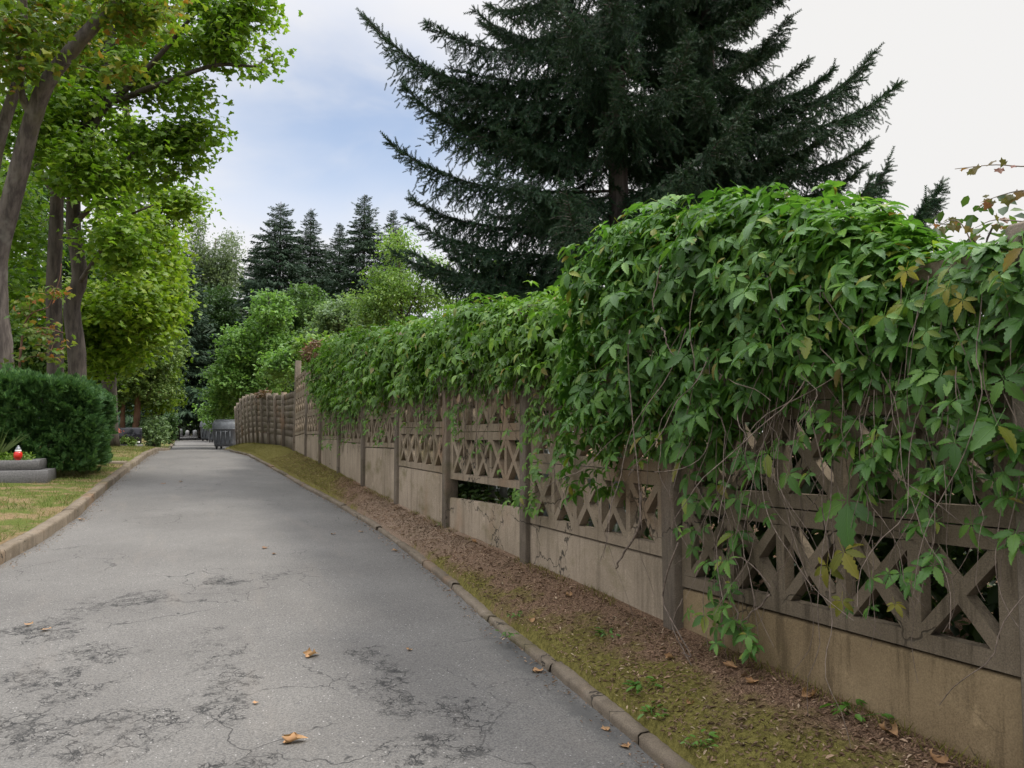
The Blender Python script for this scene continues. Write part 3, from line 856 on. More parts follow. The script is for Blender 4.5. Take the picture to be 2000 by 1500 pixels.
tree('rowan_tree', 'young rowan with light slender leaves under the spruce boughs', 'tree', b, [([b, P(985, 640, 15.5), P(975, 560, 15.5), P(965, 500, 15.5)], .04, .01), ([P(980, 600, 15.5), P(1030, 540, 15.5), P(1060, 520, 15.5)], .02, .006)],
     [ell(960, 520, 15.5, 55, 34, .5, 40), ell(1020, 545, 15.5, 55, 34, .5, 34), ell(950, 585, 15.5, 60, 30, .5, 34), ell(900, 600, 15.5, 30, 16, .4, 12)], SLIM, .10, 18, M_BIRCH, B_DARK, .15, 1.5, -.15)

# far dark wood closing the lane
M_WOODS = leafmat('far_wood_leaf', [(0, (0.021, 0.043, 0.012)), (1, (0.042, 0.068, 0.017))], .15)
g = G(); n = 30000
px_ = rng.uniform(150, 800, n); zz = rng.uniform(92, 112, n); py_ = 850 - np.abs(rng.uniform(0, 1, n)) ** .9 * np.where(px_ < 480, 260, 170)
pos = np.array([P(a, b_, c) for a, b_, c in zip(px_, py_, zz)])
scatter(g, TUFT, pos, rnd(n), nrm(rnd(n) + [0, -.5, .6]), rng.uniform(.6, 1.1, n))
for i in range(26):
    px = 160 + i * 25; z = 95 + (i * 7 % 12); q = gbase(px, z)
    g.tube(np.array([q, q + [0, 0, 4], q + [.2, 0, 11]]), [.25, .2, .12], 6)
o = g.build('woods', M_WOODS); o['kind'] = 'stuff'; o['label'] = 'dark woodland closing the view behind the lane'

# ------------------------------------------------------------------ spruces
M_SPR = leafmat('spruce_needles', [(0, (0.018, 0.045, 0.024)), (.7, (0.030, 0.067, 0.032)), (.93, (0.052, 0.115, 0.041)), (1, (0.091, 0.070, 0.041))], .1, .55, .25, .8)
M_SPRF = leafmat('far_spruce_needles', [(0, (0.022, 0.047, 0.026)), (1, (0.041, 0.072, 0.036))], .08, .6, .2, .2)


def shoot(K=7, per=5, r=.17, seed=0):
    v, f = [], []; q = random.Random(seed)
    for k in range(K):
        x = k / K
        for j in range(per):
            a = j * 2 * math.pi / per + k * .9 + q.uniform(-.3, .3)
            rr = r * (1 - .35 * x) * q.uniform(.8, 1.2)
            c, s = math.cos(a), math.sin(a); i = len(v)
            v += [(x - .01, .012 * -s, .012 * c), (x + .10, 0, 0), (x + .10 + .10 * (1 - .3 * x), rr * c, rr * s)]
            f.append((i, i + 1, i + 2))
    i = len(v); v += [(0, .022, 0), (0, -.011, .02), (0, -.011, -.02), (1.02, 0, 0)]; f += [(i, i + 1, i + 3), (i + 1, i + 2, i + 3), (i + 2, i, i + 3)]
    return np.array(v), np.array(f)


SHOOT = [shoot(seed=i) for i in range(4)]


def spruce_branch(L, seed, upsweep=.42, droop=.28, dens=1.0):
    """list of shoots (pos, dir, len) and bare axes for one bough lying along +x"""
    r = np.random.default_rng(seed)
    t = np.linspace(0, 1, 18)
    ax = np.stack([L * (t - .06 * t ** 3), .05 * L * np.sin(t * 3 + seed) * t, L * (-droop * t + upsweep * t ** 2.6)], -1)
    sp, sd, sl, tubes = [], [], [], [(ax, np.linspace(.028 * (L / 4), .004, 18))]

    def along(path, t0, step, spread, ln):
        n = max(2, int(np.linalg.norm(np.diff(path, axis=0), axis=1).sum() / step))
        for q in np.linspace(t0, 1, n):
            i = min(int(q * (len(path) - 1)), len(path) - 2); fr = q * (len(path) - 1) - i
            p = path[i] + (path[i + 1] - path[i]) * fr; d = nrm(path[i + 1] - path[i])
            yield q, p, d
    tang = np.gradient(ax, axis=0)
    for q, p, d in along(ax, .10, .085 / dens, 0, 0):
        for sgn in (-1, 1):
            if r.random() < .1: continue
            side = nrm(np.cross(d, [0, 0, 1])) * sgn
            l2 = (L * .30 * (1 - q) ** .75 * min(1, q * 3.2) + .10) * r.uniform(.6, 1.15)
            fwd = r.uniform(.55, 1.0)
            dr = (.15 + .95 * (1 - q) ** 1.0) * r.uniform(.5, 1.3)
            d0 = nrm(side + fwd * d + [0, 0, .1 - .2 * (1 - q)])
            k = max(3, int(l2 / .10) + 1); s = np.linspace(0, 1, k)
            path = p + d0 * (s * l2)[:, None] * (1 - .25 * s[:, None] * min(1, dr)) + np.array([0, 0, -1]) * (dr * l2 * s ** 1.8)[:, None]
            tubes.append((path, np.linspace(.006, .002, k)))
            for i in range(k - 1):
                dd = path[i + 1] - path[i]
                sp.append(path[i]); sd.append(nrm(dd)); sl.append(np.linalg.norm(dd) * 1.25 + .02)
                for s2 in (-1, 1):
                    if r.random() < .35: continue
                    tside = nrm(np.cross(nrm(dd), [0, 0, 1]) + 1e-6) * s2
                    hang = r.uniform(.1, .9) * (1 - q) + .05
                    e = nrm(tside * .7 + nrm(dd) * .9 + [0, 0, -hang])
                    sp.append(path[i] + dd * r.random()); sd.append(e); sl.append(r.uniform(.07, .17))
        # pendulous twigs straight down
        if q < .8 and r.random() < .95:
            for _ in range(3):
                o = p + r.normal(size=3) * [.04, .06 * L / 4, .01]
                m = r.integers(2, 7)
                dv = nrm(np.array([r.normal() * .2, r.normal() * .2, -1]))
                for i in range(m):
                    sp.append(o); sd.append(dv); sl.append(.13); o = o + dv * .11; dv = nrm(dv + r.normal(size=3) * .15)
    # leading shoot and its side shoots
    d = nrm(ax[-1] - ax[-2]); sp.append(ax[-1]); sd.append(d); sl.append(.26)
    for i in range(4):
        sp.append(ax[-1] - d * .05 * (i // 2)); sd.append(nrm(d + .7 * nrm(r.normal(size=3)))); sl.append(.15)
    for q, p, dd in along(ax, .45, .06, 0, 0):
        sp.append(p); sd.append(nrm(dd + [0, 0, .5] + r.normal(size=3) * .5)); sl.append(r.uniform(.08, .14))
    return np.array(sp), np.array(sd), np.array(sl), tubes


BOUGHS = [spruce_branch(4.0, i, .26 + .10 * (i % 3), .26 + .06 * (i % 2), 1.12) for i in range(7)]


def add_bough(cr, wood, origin, az, L, pitch=0.0, k=None, sub=1.0):
    sp, sd, sl, tubes = BOUGHS[rng.integers(0, len(BOUGHS)) if k is None else k]
    s = L / 4.0
    cp, spn = math.cos(pitch), math.sin(pitch); ca, sa = math.cos(az), math.sin(az)
    R = np.array([[ca, -sa, 0], [sa, ca, 0], [0, 0, 1]]) @ np.array([[cp, 0, -spn], [0, 1, 0], [spn, 0, cp]])
    keep = rng.random(len(sp)) < sub
    pos = (sp[keep] * s) @ R.T + origin; d = sd[keep] @ R.T
    ln = sl[keep] * (.55 + .45 * s) if s < 1 else sl[keep]
    scatter(cr, SHOOT, pos, d, nrm(rnd(len(pos)) + [0, 0, .4]), ln)
    for i, (p, r) in enumerate(tubes):
        if i == 0 or rng.random() < .5: wood.tube((p * s) @ R.T + origin, r * (s if i == 0 else 1), 5 if i == 0 else 3, False)


def spruce(label, px, zc, top, r0, z0, lens, whorl, per, seed, extra=(), lean=0., sub=.72, topsub=.5):
    global rng
    rng = np.random.default_rng(seed)
    b = gbase(px, zc)
    t = thing('spruce_tree', label, 'tree', b)
    wood = G(); cr = G()
    n = 14; zs = np.linspace(b[2] - .2, b[2] + top, n)
    pth = np.stack([b[0] + lean * (zs - b[2]), np.full(n, b[1]), zs], -1) + np.stack([np.sin(zs * .7) * .03, np.cos(zs * .5) * .03, 0 * zs], -1)
    wood.tube(pth, np.linspace(r0, .03, n), 10)
    z = b[2] + z0; a = 0
    while z < b[2] + top - .4:
        f = (z - b[2]) / top
        L = np.interp(f, lens[0], lens[1])
        o = np.array([b[0] + lean * (z - b[2]), b[1], z])
        for i in range(per):
            az = a + i * 2 * math.pi / per + rng.uniform(-.3, .3)
            add_bough(cr, wood, o + [0, 0, rng.uniform(-.12, .12)], az, L * rng.uniform(.72, 1.12), rng.uniform(-.12, .12) + .25 * max(0, f - .5), sub=(sub if z < 9.5 else topsub))
        a += 1.1; z += whorl * (1 if z < 9.5 else 1.5)
    for (zz, az, L, pt) in extra: add_bough(cr, wood, np.array([b[0], b[1], zz]), az, L, pt + .06, int(rng.choice([0, 3, 6])))
    wood.build('trunk', B_SPR, t, True)
    cr.build('crown', M_SPR, t)
    return t


# azimuths: image left is about pi - PSI, image right about -PSI
AL, AR = math.pi - PSI, -PSI
spruce('big dark spruce with drooping boughs towering behind the creeper mound', 1212, 12.3, 19, .21, 3.0, ([0, .15, .25, .45, 1], [2.6, 2.9, 3.1, 2.8, .3]), .56, 5, 31,
       extra=((6.4, AL - .05, 4.9, .38), (5.9, AL + .15, 3.8, .28), (5.4, AL + .05, 4.0, .20), (4.9, AL - .22, 3.8, .10), (4.4, AL + .1, 3.6, .06), (4.2, AL - .1, 3.9, 0), (3.9, AL + .3, 3.6, 0), (2.7, AL + .02, 3.1, .05), (7.4, AL, 3.5, .05), (6.7, AL - .3, 3.4, .05), (7.9, AL + .2, 3.3, 0), (7.0, AL + .25, 3.2, .02)))
spruce('second dark spruce close behind with boughs spreading towards the open sky', 1395, 12.8, 17, .17, 2.2, ([0, .15, .3, .45, 1], [2.4, 2.4, 2.3, 2.0, .3]), .60, 5, 77,
       extra=((6.6, AR + .05, 3.5, .40), (6.3, AR - .1, 3.4, .30), (5.8, AR + .12, 3.1, .24), (5.3, AR - .05, 2.8, .18), (7.0, AR, 2.4, .25), (6.0, AR, 2.2, .2), (3.9, AR + .2, 2.8, .10), (4.1, AR - .1, 2.8, .12), (3.5, AR, 2.5, .06), (3.1, AR - .2, 2.5, .05), (3.6, AR - .4, 2.8, .1), (5.3, AR + .2, 2.5, .15)))
# young spruce whose leaders stick up over the creeper on the right
rng = np.random.default_rng(3)
for px, py, zc, hgt, lab in ((1615, 375, 9.0, 1.08, 'young spruce with two upright leaders over the creeper'), (1745, 395, 8.4, .8, 'thin young spruce top poking above the creeper near the frame edge')):
    top = P(px + 80, py - 130, zc); b = np.array([top[0] - .8, top[1] + .2, 0]); b[2] = Hs(b[0], b[1])
    t = thing('young_spruce', lab, 'tree', b); wood = G(); cr = G()
    a0 = P(px - 10, py + 60, zc)
    wood.tube(smooth_path([b, (b + a0) / 2 + [.03, 0, .1], a0], 8), np.linspace(.04, .012, 8), 6)
    add_bough(cr, wood, a0, AR + .1, hgt * 1.15, .74, 0, .28); add_bough(cr, wood, a0 + [0, .1, -.1], AR - .3, hgt * .85, .85, 3, .28)
    add_bough(cr, wood, a0 + [0, .1, -.2], AR + .5, hgt * 1.0, .42, 2, .3); add_bough(cr, wood, a0 + [0, 0, -.3], AL, hgt * .8, .2, 4, .3)
    wood.build('trunk', B_SPR, t, True); cr.build('crown', M_SPR, t)


def frond(seed):                        # bough of a distant spruce, length 1 along +x
    r = np.random.default_rng(seed); v, f = [], []
    for i in range(64):
        t = r.random() ** .8; w = .34 * (1 - t) + .05
        y = r.uniform(-w, w); p = np.array([t, y, -.22 * t + .16 * t ** 3 - abs(y) * .25])
        l = r.uniform(.06, .13); d = nrm(np.array([.6, np.sign(y) * .5, r.uniform(-1.0, -.1)])); s = nrm(np.cross(d, r.normal(size=3))) * .022
        k = len(v); v += [p - s, p + s, p + d * l + s * .4, p + d * l * 1.2]; f.append((k, k + 1, k + 2, k + 3))
    k = len(v); v += [(0, .012, 0), (0, -.012, 0), (1, -.004, -.06), (1, .004, -.06)]; f.append((k, k + 1, k + 2, k + 3))
    return np.array(v), np.array(f)


FROND = [frond(i) for i in range(5)]


def far_spruce(label, px, topy, zc, wid, seed, cut=.0):
    r = np.random.default_rng(seed)
    b = gbase(px, zc); top = P(px, topy, zc); h = top[2] - b[2]
    t = thing('spruce_tree', label, 'tree', b)
    wood = G(); wood.tube(np.array([b - [0, 0, .2], b + [0, 0, h * .5], b + [0, 0, h]]), [.3, .2, .03], 7); wood.build('trunk', B_SPR, t)
    cr = G(); R, T = [], []
    z = h * .12
    while z < h - .15:
        f = z / h; L = 1.45 * wid * (1 - f) ** .72 * (1 if f < .8 else 1) + .18
        for i in range(13):
            az = r.uniform(0, 6.283); l = L * r.uniform(.55, 1.25)
            if r.random() < .12: l *= 1.3
            pt = r.uniform(-.25, .1) + .75 * max(0, f - .72) * 2
            d = np.array([math.cos(az) * math.cos(pt), math.sin(az) * math.cos(pt), math.sin(pt)])
            n_ = nrm(np.array([0, 0, 1.0]) + r.normal(size=3) * .15); d = d - (d @ n_) * n_; d = nrm(d) if abs(pt) < .3 else nrm(np.array([math.cos(az), math.sin(az), pt]))
            y_ = nrm(np.cross(np.array([0, 0, 1.0]), d)); n2 = np.cross(d, y_)
            R.append(np.stack([d * l, y_ * max(l, .7), n2 * max(l, .7)], -1)); T.append((b[0], b[1], b[2] + z + r.uniform(-.2, .2)))
        z += .40 if f < .75 else .24
    R, T = np.array(R), np.array(T); k = r.integers(0, 5, len(T))
    for i in range(5): cr.inst(FROND[i][0], FROND[i][1], R[k == i], T[k == i])
    cr.build('crown', M_SPRF, t)


for i, (px, ty, zc, w, lab) in enumerate(((540, 385, 74, 4.6, 'broad far spruce, leftmost of the spruces on the skyline'), (600, 398, 78, 3.2, 'slim ragged far spruce second from left on the skyline'), (658, 428, 84, 3.4, 'shortest slim far spruce in the middle of the skyline row'),
                                           (706, 370, 76, 3.8, 'tallest pointed far spruce on the skyline'), (764, 404, 80, 3.0, 'rightmost far spruce behind the birch'), (345, 470, 70, 3.6, 'dark far spruce at the left beside the pale birch'), (630, 470, 92, 3.6, 'shaded far spruce tucked behind the slim ones'), (495, 470, 86, 3.6, 'dark far spruce between the pale birch and the broad spruce'))):
    far_spruce(lab, px, ty, zc, w, 100 + i)

# ------------------------------------------------------------------ shrubs behind the fence (seen through the lattice)
rng = np.random.default_rng(21)
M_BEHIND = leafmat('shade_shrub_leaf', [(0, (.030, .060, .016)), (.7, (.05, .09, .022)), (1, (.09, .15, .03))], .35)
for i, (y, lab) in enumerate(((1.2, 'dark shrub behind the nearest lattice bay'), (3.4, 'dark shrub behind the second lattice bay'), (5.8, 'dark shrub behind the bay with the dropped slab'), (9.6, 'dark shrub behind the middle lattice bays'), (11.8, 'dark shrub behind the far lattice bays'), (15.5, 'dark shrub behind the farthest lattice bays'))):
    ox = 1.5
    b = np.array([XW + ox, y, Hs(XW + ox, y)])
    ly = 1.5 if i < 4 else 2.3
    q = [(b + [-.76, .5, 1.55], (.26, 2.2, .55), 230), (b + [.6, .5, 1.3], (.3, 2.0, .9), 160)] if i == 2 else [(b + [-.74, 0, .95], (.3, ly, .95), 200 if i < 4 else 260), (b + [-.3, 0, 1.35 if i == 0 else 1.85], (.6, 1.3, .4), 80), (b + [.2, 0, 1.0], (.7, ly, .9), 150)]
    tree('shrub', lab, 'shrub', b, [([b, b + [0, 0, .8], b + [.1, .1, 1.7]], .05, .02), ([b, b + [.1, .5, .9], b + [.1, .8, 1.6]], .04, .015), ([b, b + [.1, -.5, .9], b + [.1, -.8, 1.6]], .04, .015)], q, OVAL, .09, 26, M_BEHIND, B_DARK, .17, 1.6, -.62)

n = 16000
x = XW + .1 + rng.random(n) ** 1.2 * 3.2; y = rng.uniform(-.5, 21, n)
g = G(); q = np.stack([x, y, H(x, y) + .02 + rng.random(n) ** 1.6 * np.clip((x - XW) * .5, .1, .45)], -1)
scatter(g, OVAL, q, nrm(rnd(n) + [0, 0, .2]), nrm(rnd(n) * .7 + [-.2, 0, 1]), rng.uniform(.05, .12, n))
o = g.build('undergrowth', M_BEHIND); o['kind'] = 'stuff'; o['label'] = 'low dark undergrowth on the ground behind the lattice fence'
# ------------------------------------------------------------------ creeper
M_CREEP = leafmat('creeper_leaf', [(0, (0.052, 0.132, 0.020)), (.55, (0.083, 0.193, 0.028)), (.93, (0.140, 0.263, 0.040)), (.985, (0.224, 0.235, 0.030)), (1, (0.190, 0.112, 0.040))], .3, .42, .4, 1.5, vein=True)
M_CREEPF = leafmat('creeper_leaf_far', [(0, (.068, .150, .018)), (.6, (.105, .21, .028)), (.96, (.165, .275, .04)), (1, (.22, .14, .035))], .33, .42, .35, .8)
M_CREEPY = leafmat('creeper_leaf_yellow', [(0, (.16, .17, .025)), (1, (.30, .25, .035))], .35, .45, .3, 2, vein=True)
M_TEND = leafmat('reddish_sprig_leaf', [(0, (.10, .10, .03)), (.5, (.15, .10, .04)), (1, (.20, .07, .05))], .35)
M_STEM = flat('creeper_stem', (.16, .125, .10), .85, .2, .4, 40)


def curtain(n, tops, bots, Xf, r, bias, jit=.08, back=.9, cap=.085):
    """points and normals on a curtain that hangs in front of the fence and folds over its top"""
    Y0, Y1 = tops[0][0], tops[-1][0]
    ty, tz = zip(*tops); by, bz = zip(*bots)
    y = rng.uniform(min(Y0, Y1), max(Y0, Y1), n)
    o = np.argsort(ty); zt = np.interp(y, np.array(ty)[o], np.array(tz)[o])
    o = np.argsort(by); zb = np.interp(y, np.array(by)[o], np.array(bz)[o])
    zt = zt + .6 * cap * wob(y * 3, y * 1.3, 1.2)
    zb = zb + .12 * wob(y * 4, y * 2.3, 1.5, 3)
    rr = np.interp(y, r[0], r[1]); xf = np.interp(y, Xf[0], Xf[1])
    hgt = np.maximum(zt - zb - rr, .02); arc = rr * math.pi * back
    s = rng.random(n) ** bias * (hgt + arc)       # distance from ... top of arc downwards: 0 = over the back
    s = (hgt + arc) - s
    front = s < hgt
    th = np.clip((s - hgt) / np.maximum(rr, .01), 0, math.pi)
    x = np.where(front, xf, xf + rr - rr * np.cos(th)); z = np.where(front, zb + s, zt - rr + rr * np.sin(th))
    nx = np.where(front, -1, -np.cos(th)); nz = np.where(front, .25, np.sin(th))
    nn = nrm(np.stack([nx, 0 * nx, nz], -1))
    bul = .10 * wob(y * 2.2, z * 2.4, 1.5, 1) + .05 * wob(y * 5, z * 6, 1.3, 4)
    off = bul + rng.normal(size=n) * jit - np.abs(rng.normal(size=n)) * jit
    off = np.where(nz > .5, np.minimum(off, cap), off)
    p = np.stack([x, y, z], -1) + nn * off[:, None]
    return p, nn, s / (hgt + arc)


def creeper_leaves(g, protos, p, nn, size, uv):
    n = len(p)
    nor = nrm(nn * .75 + rnd(n) * .42 + [0, 0, .45])
    d = nrm(np.array([0, 0, -1.0]) + nn * .35 + rnd(n) * .55)
    scatter(g, protos, p, d, nor, size, uv)


def hanging(g, p0, length, wander, r=.0035, seg=9, toward=(-.15, 0, 0)):
    p = [np.array(p0, float)]; d = np.array([rng.normal() * .15, rng.normal() * .2, -1.0])
    for i in range(seg):
        d = nrm(d + rng.normal(size=3) * wander * [.5, 1, .5] + np.array(toward) * (.3 if i < 2 else -.1) + [0, 0, -.25])
        p.append(p[-1] + d * length / seg)
    p = np.array(p); p[:, 0] = np.minimum(p[:, 0], XW - .075)
    q = smooth_path(p, seg * 2)
    g.tube(q, np.linspace(r, r * .55, len(q)), 5, False)
    return q


def line(pts, X): return [(atX(x, y, X)[1], atX(x, y, X)[2]) for x, y in pts]


rng = np.random.default_rng(42)
# mound of creeper over the second and third posts
T1 = line([(1140, 540), (1142, 455), (1165, 425), (1210, 405), (1290, 388), (1400, 378), (1480, 388), (1560, 418), (1640, 452)], 2.22)
B1 = line([(1140, 780), (1175, 860), (1240, 880), (1330, 890), (1400, 810), (1480, 760), (1560, 730), (1640, 730)], 2.3)
cm = thing('creeper', 'bulging mound of virginia creeper with five part leaves over the near posts', 'climbing plant', (2.4, 3.3, Hs(2.4, 3.3)))
lv = G(); st = G()
p, nn, s = curtain(2500, T1, B1, ([2.2, 3.4, 4.25, 4.4], [2.38, 2.3, 2.22, 2.3]), ([2.2, 3.2, 4.2, 4.5], [.26, .30, .30, .2]), 1.25)
creeper_leaves(lv, CREEP_HI, p, nn, rng.uniform(.045, .12, len(p)) * np.where(rng.random(len(p)) < .2, .65, 1), True)
p, nn, s = curtain(1300, T1, B1, ([2.2, 3.4, 4.25, 4.4], [2.45, 2.42, 2.40, 2.4]), ([2.2, 3.2, 4.2, 4.5], [.2, .24, .26, .2]), 1.0, .06)
creeper_leaves(lv, CREEP_HI, p, nn, rng.uniform(.05, .10, len(p)), True)
# left flank of the mound, where it ends
for k in range(420):
    z = rng.uniform(1.05, 2.62); w = math.sqrt(max(0, 1 - ((z - 1.75) / .95) ** 2))
    x = rng.uniform(2.12, 2.75); y = 4.08 + .24 * w * rng.uniform(.5, 1.05) * (1 - abs(x - 2.35) * .7)
    if z < 1.4 and rng.random() < .5: continue
    creeper_leaves(lv, CREEP_HI, np.array([[x, y, z]]), np.array([[-.5, .7, .3]]), np.array([rng.uniform(.055, .10)]), True)
for k in range(50):
    y = rng.uniform(2.0, 4.4); z = rng.uniform(1.5, 2.2)
    hanging(st, (rng.uniform(2.25, 2.46), y, z), rng.uniform(.5, 1.3), .45, rng.uniform(.0013, .0032))
lv.build('foliage', M_CREEP, cm, False, True)
# whippy bare stems reaching the ground beside the post
for pts, X, r in (([(1228, 645), (1222, 720), (1232, 860), (1248, 960), (1252, 1040)], 2.15, .004), ([(1325, 1060), (1298, 1130), (1300, 1190), (1330, 1245), (1352, 1290), (1335, 1330)], 2.36, .005), ([(1330, 1170), (1310, 1215), (1325, 1265), (1350, 1310)], 2.3, .004),
                  ([(1252, 960), (1245, 1030), (1212, 1090), (1202, 1112)], 2.3, .008), ([(1400, 1120), (1440, 1090), (1480, 1110), (1510, 1140)], 2.42, .004), ([(1440, 1220), (1425, 1160), (1400, 1110)], 2.4, .004), ([(1500, 1160), (1470, 1200), (1440, 1230)], 2.4, .004),
                  ([(1290, 520), (1280, 560), (1282, 610)], 2.1, .004), ([(1290, 640), (1310, 700)], 2.1, .004)):
    q = smooth_path([atX(x, y, X) for x, y in pts], 14)
    q = q + np.cumsum(rng.normal(size=q.shape) * .004, 0)
    q[:, 2] = np.maximum(q[:, 2], H(q[:, 0], q[:, 1]) + .004)
    st.tube(q, np.linspace(r, r * .6, 14), 6)
st.build('stems', M_STEM, cm, True)

# creeper along the near right end of the fence
T2 = line([(1600, 440), (1680, 462), (1760, 478), (1840, 478), (1920, 455), (2000, 430), (2100, 420), (2350, 420)], 2.42)
B2 = line([(1600, 730), (1680, 720), (1760, 735), (1840, 760), (1920, 775), (2000, 790), (2100, 800), (2350, 800)], 2.42)
T2[-1] = (.2, T2[-2][1]); B2[-1] = (.2, B2[-2][1])
cn = thing('creeper', 'looser creeper with large leaves draped over the nearest bay of the fence', 'climbing plant', (2.45, 1.8, Hs(2.45, 1.8)))
lv = G(); st = G(); ly = G()
p, nn, s = curtain(1350, T2, B2, ([.2, 2.6], [2.44, 2.40]), ([.2, 2.6], [.16, .22]), 1.45, .05, .9, .02)
creeper_leaves(lv, CREEP_HI, p, nn, rng.uniform(.05, .105, len(p)), True)
p, nn, s = curtain(550, [(a_, c_ - .08) for a_, c_ in T2], B2, ([.2, 2.6], [2.5, 2.5]), ([.2, 2.6], [.1, .12]), 1.6, .03, .9, .02)
creeper_leaves(lv, CREEP_HI, p, nn, rng.uniform(.04, .08, len(p)), True)
p, nn, s = curtain(190, [(a_, c_ - .55) for a_, c_ in T2], [(a_, c_ - .42) for a_, c_ in B2], ([.2, 2.6], [2.45, 2.42]), ([.2, 2.6], [.03, .03]), .8, .03)
creeper_leaves(lv, CREEP_HI, p, nn, rng.uniform(.045, .09, len(p)), True)
LEAVES = [(1378, 781, 48), (1414, 779, 38), (1425, 814, 32), (1374, 850, 44), (1414, 843, 38), (1345, 946, 38), (1363, 993, 38), (1352, 1048, 30), (1355, 1078, 26), (1421, 1107, 30), (1436, 1059, 42), (1476, 938, 42), (1290, 730, 42), (1377, 1213, 32), (1407, 1191, 30), (1425, 1165, 26), (1432, 1224, 34), (1095, 905, 30), (1120, 883, 30), (1073, 828, 34),
          (1656, 1008, 78), (1696, 972, 26), (1800, 964, 38), (1804, 1000, 34), (1792, 1040, 34), (1824, 932, 38), (1760, 1136, 40), (1824, 1120, 42), (1700, 1196, 24), (1704, 1140, 26), (1416, 1196, 26), (1448, 1236, 34), (1476, 1272, 32), (1460, 1250, 26), (1400, 1235, 28), (1992, 1080, 40), (1704, 908, 38), (1757, 692, 46), (1811, 692, 40), (1586, 764, 34), (1590, 818, 34), (1572, 858, 32), (1838, 750, 46), (1865, 881, 46), (1946, 854, 62), (1982, 890, 62), (1932, 827, 44), (1775, 881, 48), (1734, 890, 38), (1694, 921, 38), (1847, 930, 34), (1905, 880, 46), (1960, 940, 40), (1500, 900, 40), (1540, 940, 36), (1450, 900, 38), (1620, 720, 40), (1680, 740, 40), (1720, 790, 34), (1900, 760, 46), (1960, 760, 50), (1480, 1000, 30), (1395, 905, 40), (1860, 800, 40), (1640, 870, 30), (1790, 760, 40), (1540, 800, 34), (1320, 900, 34), (1400, 960, 34), (1440, 985, 34), (1380, 1110, 28), (1390, 1160, 28)]
for x, y, l in LEAVES:
    X = rng.uniform(2.32, 2.46); q = atX(x, y - l * .4, X); zc = (q - CAM) @ CF
    for _ in range(1 if l > 60 else 2):
        j = rng.normal(size=3) * [.03, .06, .05] * (_ > 0)
        creeper_leaves(lv, CREEP_HI, (q + j)[None], np.array([[-1, -.25, .35]]), np.array([l / FPX * zc * (1.12 if _ == 0 else .8)]), True)
    if l < 60: hanging(st, q + [.02, 0, .25], .4, .2, .002, 5)
for x, y, l in ((1648, 1096, 48), (1616, 1120, 38), (1644, 1184, 28), (1748, 1188, 22), (1880, 600, 36), (1850, 575, 30), (1770, 540, 30)):
    q = atX(x, y - l * .4, 2.36); zc = (q - CAM) @ CF
    creeper_leaves(ly, CREEP_HI, q[None], np.array([[-1, -.25, .3]]), np.array([l / FPX * zc * 1.1]), True)
for k in range(42):
    y = rng.uniform(.9, 3.4); hanging(st, (rng.uniform(2.36, 2.47), y, rng.uniform(1.2, 2.1)), rng.uniform(.4, 1.3), .42, rng.uniform(.0013, .003))
lv.build('foliage', M_CREEP, cn, False, True); ly.build('yellowed_leaves', M_CREEPY, cn, False, True)['label'] = 'yellowed leaves hanging low on the bay'
# reddish sprigs of the same plant against the sky
sg = G()
for pts in ([(2080, 320), (2000, 325), (1940, 322), (1865, 330)], [(2080, 372), (2000, 372), (1960, 380), (1925, 392)], [(2060, 440), (1990, 432), (1940, 430), (1905, 445)], [(1900, 480), (1880, 440), (1860, 430), (1835, 440)]):
    q = smooth_path([atX(x, y, 2.7) for x, y in pts], 12); st.tube(q, np.linspace(.003, .0012, 12), 4)
    k = rng.integers(2, 12, 11)
    scatter(sg, MAPLE, q[k] + rng.normal(size=(11, 3)) * .012, nrm(rnd(11) * .5 + [0, 0, -.8]), nrm(rnd(11) + [-.8, -.4, .3]), rng.uniform(.018, .042, 11))
sg.build('sprig_leaves', M_TEND, cn); st.build('stems', M_STEM, cn, True)

